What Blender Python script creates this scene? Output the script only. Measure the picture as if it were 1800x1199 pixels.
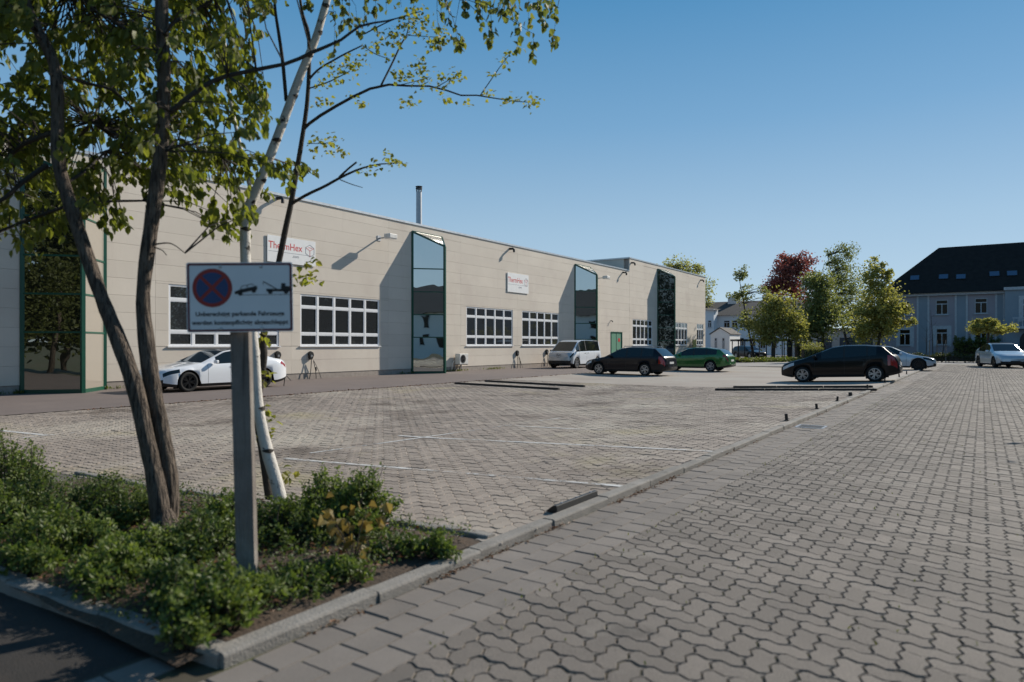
import bpy, math, random
import numpy as np
from mathutils import Vector, Matrix, Quaternion
for o in list(bpy.data.objects): bpy.data.objects.remove(o, do_unlink=True)
rnd = random.Random(7); rng = np.random.default_rng(7)
R = math.radians
scene = bpy.context.scene
COL = scene.collection
# ------------------------------------------------------------------ camera, sky, sun
PSI = math.atan(805/1200.); CP, SP = math.cos(PSI), math.sin(PSI); CH = 1.49
cam_d = bpy.data.cameras.new('camera'); cam = bpy.data.objects.new('camera', cam_d); COL.objects.link(cam)
cam.location = (0, 0, CH); cam.rotation_euler = (R(90), 0, PSI)
cam_d.lens = 24; cam_d.sensor_width = 36; cam_d.shift_y = 0.0036; cam_d.clip_start = .05; cam_d.clip_end = 3000
cam_d.dof.use_dof = True; cam_d.dof.focus_distance = 21; cam_d.dof.aperture_fstop = 1.5
scene.camera = cam
SUN = Vector((1.32, 3.68, 2.30)).normalized()
sun_el = math.asin(SUN.z); sun_az = math.atan2(SUN.x, SUN.y)
world = bpy.data.worlds.new('World'); scene.world = world; world.use_nodes = True
wn = world.node_tree.nodes; wl = world.node_tree.links
bg = wn['Background']; sky = wn.new('ShaderNodeTexSky'); sky.sky_type = 'NISHITA'; sky.sun_disc = False
sky.sun_elevation = sun_el; sky.sun_rotation = sun_az; sky.altitude = 2000; sky.air_density = 1.0; sky.dust_density = 0.0; sky.ozone_density = 3.0
tc = wn.new('ShaderNodeTexCoord'); sx_ = wn.new('ShaderNodeSeparateXYZ'); wl.new(tc.outputs['Generated'], sx_.inputs[0])
rp_ = wn.new('ShaderNodeValToRGB'); wl.new(sx_.outputs['Z'], rp_.inputs[0]); cr = rp_.color_ramp      # clear-air gradient over height, the same all round
for p_, c_ in ((0.0, (.50, .61, .70)), (.16, (.37, .54, .68)), (.30, (.19, .40, .62)), (.45, (.075, .285, .53)), (1.0, (.04, .15, .33))):
    e_ = cr.elements.new(p_) if p_ not in (0.0, 1.0) else cr.elements[0 if p_ == 0 else -1]; e_.color = (*c_, 1)
vm = wn.new('ShaderNodeVectorMath'); vm.operation = 'SCALE'; vm.inputs['Scale'].default_value = 8.7; wl.new(rp_.outputs[0], vm.inputs[0])
wt = wn.new('ShaderNodeMix'); wt.data_type = 'RGBA'; wt.inputs[0].default_value = .8
wl.new(sky.outputs[0], wt.inputs[6]); wl.new(vm.outputs[0], wt.inputs[7]); wl.new(wt.outputs[2], bg.inputs[0]); bg.inputs[1].default_value = .10
sd = bpy.data.lights.new('sun', 'SUN'); so = bpy.data.objects.new('sun', sd); COL.objects.link(so)
sd.energy = 4.9; sd.angle = R(.55); sd.color = (1, .92, .80)
so.rotation_euler = SUN.to_track_quat('Z', 'Y').to_euler(); so.location = (20, 60, 40)
vs = scene.view_settings; vs.view_transform = 'Standard'; vs.look = 'None'; vs.exposure = 0.2; vs.gamma = 1; vs.use_curve_mapping = False

# ------------------------------------------------------------------ pixel helpers (photo 1800 px) -> place
def ray(u, v):
    x = (u-900)/1200.; z = (606-v)/1200.
    return Vector((x*CP-SP, x*SP+CP, z))
CAM = Vector((0, 0, CH))
def at(u, v, d): return CAM + ray(u, v)*d
def KX(Y): return -2.86 + .0125*Y
_lx = [-30, -18.2, -12.5, -10, -8, -2.95, 10]; _lz = [-.11, -.11, -.15, -.16, -.13, .05, .05]
def lz(X, Y): return np.interp(X-.0125*Y*(np.asarray(X) > -14), _lx, _lz)
def gl(u, v):
    z = 0.
    for _ in range(30):
        d = ray(u, v); p = CAM + d*((z-CH)/d.z); z = float(lz(p.x, p.y))
    return p
def fx(u, v, X): d = ray(u, v); return CAM + d*(X/d.x)
def fy(u, v, Y): d = ray(u, v); return CAM + d*(Y/d.y)

# ------------------------------------------------------------------ materials
MATS = {}
def pmat(name, col, col2=None, rough=.8, scale=6., detail=4., bump=0., bscale=None, metal=0., spec=.4, island=0., fine=0., coat=0., emit=None, obj=0., stain=None, bvec=None):
    m = bpy.data.materials.new(name); m.use_nodes = True; n = m.node_tree.nodes; l = m.node_tree.links
    b = n['Principled BSDF']; b.inputs['Roughness'].default_value = rough; b.inputs['Metallic'].default_value = metal
    b.inputs['Specular IOR Level'].default_value = spec; b.inputs['Coat Weight'].default_value = coat; b.inputs['Coat Roughness'].default_value = .04
    geo = n.new('ShaderNodeNewGeometry'); pos = geo.outputs['Position']
    tex = n.new('ShaderNodeTexNoise'); tex.inputs['Scale'].default_value = scale; tex.inputs['Detail'].default_value = detail; tex.inputs['Roughness'].default_value = .6
    l.new(pos, tex.inputs['Vector'])
    c2 = col2 or tuple(x*.75 for x in col)
    rp = n.new('ShaderNodeMapRange'); rp.inputs[1].default_value = .3; rp.inputs[2].default_value = .7; l.new(tex.outputs['Fac'], rp.inputs[0])
    mx = n.new('ShaderNodeMix'); mx.data_type = 'RGBA'; l.new(rp.outputs[0], mx.inputs[0])
    mx.inputs[6].default_value = (*col, 1); mx.inputs[7].default_value = (*c2, 1); out = mx.outputs[2]
    def mul(out, fac_socket, lo, hi):
        mr = n.new('ShaderNodeMapRange'); mr.inputs[3].default_value = lo; mr.inputs[4].default_value = hi; l.new(fac_socket, mr.inputs[0])
        k = n.new('ShaderNodeMix'); k.data_type = 'RGBA'; k.blend_type = 'MULTIPLY'; k.inputs[0].default_value = 1
        l.new(out, k.inputs[6]); l.new(mr.outputs[0], k.inputs[7]); return k.outputs[2]
    if island: out = mul(out, geo.outputs['Random Per Island'], 1-island, 1+island)
    if obj:
        oi = n.new('ShaderNodeObjectInfo'); out = mul(out, oi.outputs['Random'], 1-obj, 1+obj)
    if fine:
        t2 = n.new('ShaderNodeTexNoise'); t2.inputs['Scale'].default_value = 160; t2.inputs['Detail'].default_value = 2; l.new(pos, t2.inputs['Vector'])
        out = mul(out, t2.outputs['Fac'], 1-fine*1.6, 1+fine*1.6)
    for stain in ([stain] if isinstance(stain, tuple) else (stain or [])):
        t3 = n.new('ShaderNodeTexNoise'); t3.inputs['Scale'].default_value = stain[1]; t3.inputs['Detail'].default_value = 5; t3.inputs['Roughness'].default_value = .65
        mp = n.new('ShaderNodeVectorMath'); mp.operation = 'MULTIPLY'; mp.inputs[1].default_value = stain[4] if len(stain) > 4 else (1, 1, 1); l.new(pos, mp.inputs[0]); l.new(mp.outputs[0], t3.inputs['Vector'])
        r3 = n.new('ShaderNodeMapRange'); r3.inputs[1].default_value = stain[2]; r3.inputs[2].default_value = stain[3]; l.new(t3.outputs['Fac'], r3.inputs[0])
        k = n.new('ShaderNodeMix'); k.data_type = 'RGBA'; l.new(r3.outputs[0], k.inputs[0]); l.new(out, k.inputs[6]); k.inputs[7].default_value = (*stain[0], 1); out = k.outputs[2]
    l.new(out, b.inputs['Base Color'])
    if bump:
        t4 = n.new('ShaderNodeTexNoise'); t4.inputs['Scale'].default_value = bscale or scale*6; t4.inputs['Detail'].default_value = 5; mp4 = n.new('ShaderNodeVectorMath'); mp4.operation = 'MULTIPLY'; mp4.inputs[1].default_value = bvec or (1, 1, 1); l.new(pos, mp4.inputs[0]); l.new(mp4.outputs[0], t4.inputs['Vector'])
        bm = n.new('ShaderNodeBump'); bm.inputs['Strength'].default_value = bump; bm.inputs['Distance'].default_value = .02 if not bvec else .05; l.new(t4.outputs['Fac'], bm.inputs['Height']); l.new(bm.outputs[0], b.inputs['Normal'])
    if emit: b.inputs['Emission Color'].default_value = (*emit[0], 1); b.inputs['Emission Strength'].default_value = emit[1]
    MATS[name] = m; return m
def leafmat(name, c1, c2, trans=.4, rough=.5, tcol=None):
    m = bpy.data.materials.new(name); m.use_nodes = True; n = m.node_tree.nodes; l = m.node_tree.links
    b = n['Principled BSDF']; b.inputs['Roughness'].default_value = rough; b.inputs['Specular IOR Level'].default_value = .35
    geo = n.new('ShaderNodeNewGeometry'); oi = n.new('ShaderNodeObjectInfo')
    ad = n.new('ShaderNodeMath'); ad.operation = 'ADD'; l.new(geo.outputs['Random Per Island'], ad.inputs[0]); l.new(oi.outputs['Random'], ad.inputs[1])
    fr = n.new('ShaderNodeMath'); fr.operation = 'FRACT'; l.new(ad.outputs[0], fr.inputs[0])
    mx = n.new('ShaderNodeMix'); mx.data_type = 'RGBA'; l.new(fr.outputs[0], mx.inputs[0]); mx.inputs[6].default_value = (*c1, 1); mx.inputs[7].default_value = (*c2, 1)
    l.new(mx.outputs[2], b.inputs['Base Color'])
    tr = n.new('ShaderNodeBsdfTranslucent'); 
    k = n.new('ShaderNodeMix'); k.data_type = 'RGBA'; k.blend_type = 'MULTIPLY'; k.inputs[0].default_value = 1; l.new(mx.outputs[2], k.inputs[6]); k.inputs[7].default_value = (*(tcol or (2.0, 2.1, .9)), 1)
    l.new(k.outputs[2], tr.inputs[0])
    ms = n.new('ShaderNodeMixShader'); ms.inputs[0].default_value = trans; l.new(b.outputs[0], ms.inputs[1]); l.new(tr.outputs[0], ms.inputs[2]); l.new(ms.outputs[0], n['Material Output'].inputs[0])
    MATS[name] = m; return m
def glassmat(name, tint, dark, refl, wav=0., rough=0.01, wscale=1.2, fres=.35, spec=.5):
    m = bpy.data.materials.new(name); m.use_nodes = True; n = m.node_tree.nodes; l = m.node_tree.links
    b = n['Principled BSDF']; b.inputs['Base Color'].default_value = (*dark, 1); b.inputs['Roughness'].default_value = .08; b.inputs['Specular IOR Level'].default_value = spec
    g = n.new('ShaderNodeBsdfGlossy'); g.inputs['Color'].default_value = (*tint, 1); g.inputs['Roughness'].default_value = rough
    lw = n.new('ShaderNodeLayerWeight'); lw.inputs[0].default_value = fres
    mr = n.new('ShaderNodeMapRange'); mr.inputs[3].default_value = refl; mr.inputs[4].default_value = 1; l.new(lw.outputs['Fresnel'], mr.inputs[0])
    ms = n.new('ShaderNodeMixShader'); l.new(mr.outputs[0], ms.inputs[0]); l.new(b.outputs[0], ms.inputs[1]); l.new(g.outputs[0], ms.inputs[2]); l.new(ms.outputs[0], n['Material Output'].inputs[0])
    if wav:
        geo = n.new('ShaderNodeNewGeometry'); t = n.new('ShaderNodeTexNoise'); t.inputs['Scale'].default_value = wscale; t.inputs['Detail'].default_value = 1
        l.new(geo.outputs['Position'], t.inputs['Vector']); bm = n.new('ShaderNodeBump'); bm.inputs['Strength'].default_value = wav; bm.inputs['Distance'].default_value = .05
        l.new(t.outputs['Fac'], bm.inputs['Height']); l.new(bm.outputs[0], g.inputs['Normal'])
    MATS[name] = m; return m
pmat('road_paver', (.192, .166, .142), (.148, .128, .110), rough=.85, scale=1.3, island=.19, fine=.36, bump=.45, bscale=120, stain=[((.118, .105, .094), .35, .5, .75), ((.095, .083, .072), 1.1, .60, .74), ((.235, .21, .18), .8, .60, .72)], obj=.12)
pmat('band_paver', (.205, .18, .158), (.158, .139, .123), rough=.87, scale=2.0, island=.10, fine=.14, bump=.25, bscale=140, obj=.10)
pmat('lot_paver', (.325, .272, .228), (.235, .197, .166), rough=.88, scale=.55, island=.16, fine=.15, bump=.3, bscale=120, stain=[((.42, .37, .305), .22, .48, .68), ((.15, .12, .097), .5, .53, .66), ((.33, .28, .19), .33, .56, .68, (1, 1, 1))], obj=.12)
pmat('joint_sand', (.05, .041, .032), (.07, .06, .04), rough=.95, scale=3, stain=((.075, .08, .025), 1.6, .5, .62), fine=.2)
pmat('lot_joint', (.13, .112, .095), (.09, .08, .066), rough=.95, scale=1.5, stain=((.10, .105, .05), 1.2, .55, .7), fine=.2)
pmat('lot_far', (.33, .285, .245), (.265, .228, .195), rough=.9, scale=.5, fine=.15, stain=((.33, .30, .26), .2, .45, .65), bump=.2, bscale=30)
pmat('aisle', (.25, .235, .22), (.22, .205, .19), rough=.9, scale=.4, fine=.1, bump=.15, bscale=60)
pmat('asphalt_apron', (.175, .142, .128), (.145, .118, .108), rough=.9, scale=.7, fine=.25, bump=.3, bscale=150)
pmat('asphalt_dark', (.042, .037, .033), (.028, .025, .023), rough=.92, scale=2, fine=.3, bump=.4, bscale=120, stain=((.065, .05, .04), 1.5, .55, .7))
pmat('far_asphalt', (.29, .27, .25), (.24, .225, .21), rough=.92, scale=.15, fine=.1)
pmat('grass_ground', (.09, .10, .045), (.13, .11, .06), rough=.95, scale=.4)
pmat('kerb', (.27, .25, .225), (.19, .178, .16), rough=.9, scale=3, fine=.2, bump=.4, bscale=70, obj=.10, stain=((.10, .095, .08), 3.5, .55, .75))
pmat('soil', (.055, .042, .032), (.09, .06, .04), rough=.95, scale=9, fine=.3, bump=.6, bscale=40)
pmat('facade', (.65, .58, .495), (.60, .535, .455), rough=.88, scale=.5, fine=.06, obj=.035, bump=.12, bscale=18, stain=[((.55, .475, .41), .35, .52, .8), ((.57, .495, .425), 1.0, .55, .8, (1, 1.3, .2))])
pmat('facade_core', (.36, .31, .27), rough=.9)
pmat('coping', (.62, .63, .64), rough=.35, metal=.7)
pmat('roof_felt', (.12, .12, .12), rough=.9)
pmat('pvc', (.80, .80, .80), (.76, .76, .77), rough=.35)
pmat('green_frame', (.006, .075, .045), (.005, .06, .038), rough=.35, spec=.5)
pmat('green_door', (.13, .30, .20), (.115, .27, .18), rough=.5)
pmat('white_paint', (.78, .78, .77), (.72, .72, .71), rough=.6)
pmat('sign_white', (.66, .68, .70), (.62, .64, .66), rough=.4)
pmat('sign_red', (.30, .015, .012), rough=.45); pmat('sign_blue', (.008, .045, .16), rough=.45); pmat('sign_black', (.012, .012, .014), rough=.5)
pmat('sign_border', (.14, .02, .03), rough=.45); pmat('alu', (.5, .5, .51), rough=.4, metal=.8); pmat('logo_red', (.62, .03, .03), rough=.5); pmat('logo_grey', (.18, .2, .24), rough=.5)
pmat('wood_post', (.21, .185, .165), (.15, .13, .115), rough=.85, scale=5, fine=.2, bump=.6, bscale=70, bvec=(1, 1, .06), stain=[((.07, .06, .052), 40, .56, .68, (1, 1, .05)), ((.26, .24, .215), 2.5, .52, .7)])
pmat('black_plastic', (.015, .015, .016), (.02, .02, .02), rough=.45)
pmat('dark_metal', (.03, .03, .032), rough=.5, metal=.3); pmat('galvanised', (.42, .43, .45), (.34, .35, .37), rough=.45, metal=.7)
pmat('rail_timber', (.028, .023, .020), (.045, .038, .032), rough=.8, scale=5)
pmat('bark', (.15, .118, .092), (.085, .066, .052), rough=.92, scale=9, bump=1.0, bscale=52, fine=.25, bvec=(1, 1, .16), stain=[((.035, .027, .022), 46, .50, .60, (1, 1, .13))])
pmat('bark_dark', (.055, .046, .038), (.035, .03, .026), rough=.9, scale=20, bump=.6, bscale=60)
pmat('birch_bark', (.62, .59, .54), (.50, .47, .43), rough=.8, scale=6, bump=.4, bscale=40, stain=((.03, .027, .024), 9, .60, .66))
pmat('tyre', (.012, .012, .012), rough=.8); pmat('rim_silver', (.45, .46, .48), rough=.3, metal=.8); pmat('rim_black', (.018, .018, .02), rough=.3, metal=.4)
pmat('car_white', (.72, .74, .77), (.72, .74, .77), rough=.25, coat=1.); pmat('car_black', (.004, .004, .005), (.004, .004, .005), rough=.3, coat=.35, spec=.15); pmat('car_navy', (.004, .005, .009), (.004, .005, .009), rough=.3, coat=.4, spec=.15)
pmat('car_green', (.022, .13, .025), (.022, .13, .025), rough=.22, coat=1., metal=.3); pmat('car_silver', (.42, .48, .54), (.42, .48, .54), rough=.25, coat=1., metal=.3); pmat('van_silver', (.42, .42, .43), (.42, .42, .43), rough=.25, coat=1., metal=.3)
pmat('trim', (.014, .014, .015), rough=.5); pmat('tail', (.28, .008, .008), (.28, .008, .008), rough=.15, coat=1.); pmat('lamp', (.55, .58, .62), (.4, .43, .46), rough=.12, coat=1.); pmat('plate', (.7, .7, .68), rough=.4)
glassmat('car_glass', (.8, .9, .95), (.008, .011, .012), .02, fres=.14, spec=.2); glassmat('bay_glass', (.68, .74, .74), (.012, .018, .018), .74, wav=.10, wscale=.9); glassmat('pane_glass', (.75, .8, .8), (.03, .032, .035), .05, wav=.05, fres=.2)
glassmat('bay_glass_clear', (.75, .75, .7), (.30, .27, .23), .10, rough=.25, fres=.15); glassmat('house_glass', (.8, .85, .9), (.016, .012, .008), .0, fres=.05, spec=.12); glassmat('skylight', (.55, .7, .9), (.02, .03, .05), .14, fres=.1)
pmat('house_wall', (.33, .30, .33), (.29, .27, .30), rough=.9, scale=.6); pmat('house_grey', (.25, .29, .33), (.22, .26, .30), rough=.9, scale=.6); pmat('house_trim', (.48, .50, .53), rough=.8); pmat('slate', (.017, .014, .013), (.026, .022, .02), spec=.12, rough=.85, scale=2, bump=.5, bscale=14)
pmat('pale_wall', (.60, .63, .66), (.55, .58, .61), rough=.9, scale=.4); pmat('roof_brown', (.075, .066, .06), (.055, .05, .046), rough=.85, scale=1.5, bump=.4, bscale=12); pmat('garage_wall', (.62, .60, .57), rough=.9); pmat('garage_door', (.08, .10, .13), rough=.6)
pmat('cream_box', (.72, .70, .66), rough=.5); pmat('yellow_sign', (.55, .45, .12), rough=.5)
leafmat('leaf_linden', (.078, .098, .022), (.155, .172, .042), .5, tcol=(1.9, 1.9, .8)); leafmat('leaf_birch', (.085, .105, .03), (.165, .175, .06), .42, tcol=(1.8, 1.85, .9)); leafmat('leaf_maple', (.14, .155, .035), (.22, .20, .06), .5)
leafmat('leaf_shrub', (.068, .108, .026), (.17, .205, .06), .37, tcol=(1.7, 1.8, .9)); leafmat('leaf_shrub_dark', (.05, .082, .022), (.12, .152, .048), .34, tcol=(1.7, 1.8, .9)); leafmat('leaf_yellow', (.17, .125, .035), (.27, .215, .08), .4, tcol=(1.3, 1.2, .8)); leafmat('leaf_dry', (.20, .09, .035), (.10, .055, .03), .2, tcol=(1, .8, .6))
leafmat('leaf_mid', (.12, .14, .055), (.20, .215, .085), .45, tcol=(1.7, 1.7, 1)); leafmat('leaf_willow', (.20, .205, .06), (.30, .285, .105), .46, tcol=(1.6, 1.6, .9)); leafmat('leaf_copper', (.17, .062, .055), (.30, .13, .10), .4, tcol=(1.5, 1, .9)); leafmat('leaf_dark', (.07, .085, .026), (.125, .14, .042), .42, tcol=(1.8, 1.8, .9))
leafmat('leaf_pale', (.18, .185, .075), (.27, .25, .12), .45); leafmat('leaf_grass', (.08, .11, .025), (.15, .15, .05), .3); leafmat('leaf_hedge', (.03, .045, .014), (.07, .07, .02), .25)
def paintmat():
    m = bpy.data.materials.new('worn_paint'); m.use_nodes = True; n = m.node_tree.nodes; l = m.node_tree.links; b = n['Principled BSDF']
    b.inputs['Base Color'].default_value = (.55, .54, .52, 1); b.inputs['Roughness'].default_value = .8
    geo = n.new('ShaderNodeNewGeometry'); t = n.new('ShaderNodeTexNoise'); t.inputs['Scale'].default_value = 7; t.inputs['Detail'].default_value = 6; t.inputs['Roughness'].default_value = .75; l.new(geo.outputs['Position'], t.inputs['Vector'])
    t2 = n.new('ShaderNodeTexNoise'); t2.inputs['Scale'].default_value = .7; l.new(geo.outputs['Position'], t2.inputs['Vector'])
    a = n.new('ShaderNodeMath'); a.operation = 'ADD'; l.new(t.outputs['Fac'], a.inputs[0]); l.new(t2.outputs['Fac'], a.inputs[1])
    mr = n.new('ShaderNodeMapRange'); mr.inputs[1].default_value = .86; mr.inputs[2].default_value = 1.08; l.new(a.outputs[0], mr.inputs[0]); l.new(mr.outputs[0], b.inputs['Alpha']); MATS['worn_paint'] = m
paintmat()

# ------------------------------------------------------------------ mesh helpers
ORG = {}
def link(name, me, mat, parent=None, loc=None):
    o = bpy.data.objects.new(name, me); COL.objects.link(o)
    if mat and me and not me.materials: me.materials.append(MATS[mat])
    if parent: o.parent = parent; ORG[o] = ORG.get(parent, Vector((0, 0, 0)))
    if loc is not None: o.location = loc
    return o
def tag(o, label, cat, group=None, kind=None):
    o['label'] = label; o['category'] = cat
    if group: o['group'] = group
    if kind: o['kind'] = kind
    return o
def thing(name, label, cat, loc, group=None, rotz=0, local=False):
    e = bpy.data.objects.new(name, None); COL.objects.link(e); e.location = loc; e.rotation_euler = (0, 0, rotz); e.empty_display_size = .2
    tag(e, label, cat, group); ORG[e] = Vector((0, 0, 0)) if local else Vector(loc); return e
class MB:
    def __init__(s): s.v = []; s.f = []
    def add(s, vs, fs):
        b = len(s.v); s.v += [tuple(p) for p in vs]; s.f += [tuple(i+b for i in q) for q in fs]; return s
    def box(s, x0, x1, y0, y1, z0, z1, M=None):
        p = [Vector(q) for q in ((x0, y0, z0), (x1, y0, z0), (x1, y1, z0), (x0, y1, z0), (x0, y0, z1), (x1, y0, z1), (x1, y1, z1), (x0, y1, z1))]
        if M is not None: p = [M @ q for q in p]
        return s.add(p, ((0, 3, 2, 1), (4, 5, 6, 7), (0, 1, 5, 4), (1, 2, 6, 5), (2, 3, 7, 6), (3, 0, 4, 7)))
    def bar(s, a, b, w, h=None, up=(0, 0, 1)):
        a = Vector(a); b = Vector(b); h = h or w; d = (b-a); L = d.length; d.normalize(); x = d.cross(Vector(up))
        if x.length < 1e-4: x = Vector((1, 0, 0))
        x.normalize(); y = d.cross(x); M = Matrix((x, y, d)).transposed().to_4x4(); M.translation = a
        return s.box(-w/2, w/2, -h/2, h/2, 0, L, M)
    def tube(s, pts, rad, n=8, cap=True):
        pts = [Vector(p) for p in pts]
        if not hasattr(rad, '__len__'): rad = [rad]*len(pts)
        rings = []; prev = None
        for i, p in enumerate(pts):
            d = (pts[min(i+1, len(pts)-1)]-pts[max(i-1, 0)])
            d = d.normalized() if d.length > 1e-9 else Vector((0, 0, 1))
            if prev is None: x = d.orthogonal().normalized()
            else:
                x = prev - d*prev.dot(d); x = x.normalized() if x.length > 1e-6 else d.orthogonal().normalized()
            prev = x; y = d.cross(x)
            rings.append([p+(x*math.cos(2*math.pi*k/n)+y*math.sin(2*math.pi*k/n))*rad[i] for k in range(n)])
        vs_ = [q for r in rings for q in r]; fs = []
        for i in range(len(pts)-1):
            for k in range(n): fs.append((i*n+k, i*n+(k+1) % n, (i+1)*n+(k+1) % n, (i+1)*n+k))
        if cap: fs += [tuple(range(n))[::-1], tuple(range((len(pts)-1)*n, len(pts)*n))]
        return s.add(vs_, fs)
    def lathe(s, prof, n=24, M=None):   # prof (r, h) about local z
        vs_ = []; fs = []
        for r, h in prof:
            for k in range(n):
                q = Vector((r*math.cos(2*math.pi*k/n), r*math.sin(2*math.pi*k/n), h)); vs_.append(M @ q if M is not None else q)
        for i in range(len(prof)-1):
            for k in range(n): fs.append((i*n+k, i*n+(k+1) % n, (i+1)*n+(k+1) % n, (i+1)*n+k))
        return s.add(vs_, fs)
    def extrude(s, poly, M, t):         # polygon in local xy, thickness t along local z
        n = len(poly); p = [M @ Vector((x, y, 0)) for x, y in poly]+[M @ Vector((x, y, t)) for x, y in poly]
        return s.add(p, [tuple(range(n))[::-1], tuple(range(n, 2*n))]+[(k, (k+1) % n, n+(k+1) % n, n+k) for k in range(n)])
    def build(s, name, mat, parent=None, smooth=False, bevel=0, loc=None):
        o_ = ORG.get(parent, Vector((0, 0, 0))) if parent else Vector(loc or (0, 0, 0))
        me = bpy.data.meshes.new(name); me.from_pydata([(x-o_.x, y-o_.y, z-o_.z) for x, y, z in s.v], [], s.f); me.update()
        if smooth: me.polygons.foreach_set('use_smooth', [True]*len(me.polygons))
        ob = link(name, me, mat, parent, loc if not parent else None)
        if not parent: ORG[ob] = o_
        if bevel:
            b = ob.modifiers.new('bevel', 'BEVEL'); b.width = bevel; b.segments = 2; b.limit_method = 'ANGLE'
        return ob
def struct(o): o['kind'] = 'structure'; return o
def npmesh(name, V, F, smooth=False):
    V = np.asarray(V, np.float32).reshape(-1, 3); F = np.asarray(F, np.int32); k = F.shape[1]; me = bpy.data.meshes.new(name)
    me.vertices.add(len(V)); me.vertices.foreach_set('co', V.ravel()); me.loops.add(F.size); me.loops.foreach_set('vertex_index', F.ravel())
    me.polygons.add(len(F)); me.polygons.foreach_set('loop_start', np.arange(0, F.size, k, dtype=np.int32)); me.polygons.foreach_set('loop_total', np.full(len(F), k, np.int32))
    me.polygons.foreach_set('use_smooth', np.full(len(F), bool(smooth)))
    me.update(calc_edges=True); me.validate(); return me
def unit(a): return a/np.maximum(np.linalg.norm(a, axis=-1, keepdims=True), 1e-9)
def leaf_np(P, A, N, S, wid=.62, fold=.18):
    P = np.asarray(P, float); A = unit(np.asarray(A, float)); T = unit(np.cross(A, N)); N = np.cross(T, A); S = np.asarray(S)[:, None]
    cv = [(0, 0, 0), (.5*wid, .28, 1), (.42*wid, .62, 1), (0, 1, -.15), (-.42*wid, .62, 1), (-.5*wid, .28, 1)]
    V = np.stack([P+S*(T*x+A*y+N*fold*k*wid) for x, y, k in cv], 1)
    n = len(P); b = np.arange(n)[:, None]*6
    F = np.concatenate([b+np.array([[0, 1, 2, 3]]), b+np.array([[0, 3, 4, 5]])], 0)
    return V.reshape(-1, 3), F
def text_mesh(body, size, font_shear=0, ext=.0008, spacing=1.0, bold=0.):
    cu = bpy.data.curves.new('txt', 'FONT'); cu.body = body; cu.size = size; cu.extrude = ext; cu.align_x = 'LEFT'; cu.space_character = spacing; cu.offset = bold; cu.resolution_u = 3
    ob = bpy.data.objects.new('txt', cu); COL.objects.link(ob); dg = bpy.context.evaluated_depsgraph_get(); me = bpy.data.meshes.new_from_object(ob.evaluated_get(dg)); bpy.data.objects.remove(ob); me.materials.clear(); return me
def place_text(name, body, size, mat, parent, M, width=None, **kw):
    me = text_mesh(body, size, **kw); xs = [v.co.x for v in me.vertices]; w = max(xs)-min(xs)
    S = Matrix.Diagonal(((width/w if width else 1), 1, 1, 1)); o_ = ORG.get(parent, Vector()); me.transform(Matrix.Translation(-o_) @ M @ S); return link(name, me, mat, parent)
def frame(o, x, y):      # matrix with local x,y axes given, z = x cross y
    x = Vector(x).normalized(); y = Vector(y).normalized(); z = x.cross(y); M = Matrix((x, y, z)).transposed().to_4x4(); M.translation = Vector(o); return M
def sheet(name, mat, pts, z=None, nx=1):
    return MB().add(pts, [tuple(range(len(pts)))]).build(name, mat)
# ------------------------------------------------------------------ ground, road, car park
def gridsheet(name, mat, xs, ys, zf, xshear=True):
    V = []; F = []
    for j, y in enumerate(ys):
        for i, x in enumerate(xs):
            X = x+(KX(y)-KX(0) if xshear and x > -5 else 0); V.append((X, y, zf(X, y)))
    n = len(xs)
    for j in range(len(ys)-1):
        for i in range(n-1): F.append((j*n+i, j*n+i+1, (j+1)*n+i+1, (j+1)*n+i))
    return struct(MB().add(V, F).build(name, mat))
k0 = KX(0)
gr = struct(MB().add([(-1500, -1500, -.4), (1500, -1500, -.4), (1500, 1500, -.4), (-1500, 1500, -.4)], [(0, 1, 2, 3)]).build('ground', 'grass_ground'))
_xs = [-18.2, -16, -14, -12.5, -11.2, -10, -9, -8, -6.5, -5.01, -4.2, k0-.10]
car_park = gridsheet('car_park', 'lot_joint', _xs, [1.95, 3, 8, 14, 20, 26.0], lambda x, y: float(lz(x, y))-.009)
car_park_far = gridsheet('car_park_rear', 'lot_far', _xs, [26.0, 32, 38, 45, 52], lambda x, y: float(lz(x, y)))
apron = struct(MB().add([(-26, -14, -.106), (-18.15, -14, -.106), (-18.15, 90, -.106), (-26, 90, -.106)], [(0, 1, 2, 3)]).build('asphalt_apron', 'asphalt_apron'))
yard = struct(MB().add([(-120, 51.9, -.15), (-18.3, 51.9, -.15), (KX(52)-.1, 51.9, -.02), (60, 51.9, -.02), (60, 140, -.02), (-120, 140, -.15)], [(0, 1, 2, 3, 4, 5)]).build('yard', 'far_asphalt'))
road = struct(MB().add([(k0-.44, -4, -.010), (14, -4, -.010), (14.8, 62, -.010), (KX(62)-.02, 62, -.010), (k0+.0, 1.92, -.010), (k0-.44, 1.9, -.010)], [(0, 1, 2, 3, 4, 5)]).build('road', 'joint_sand'))
driveway = struct(MB().add([(-16, -6, -.016), (k0-.42, -6, -.016), (k0-.42, 1.95, -.016), (-16, 1.95, -.016)], [(0, 1, 2, 3)]).build('driveway', 'asphalt_dark'))

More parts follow.
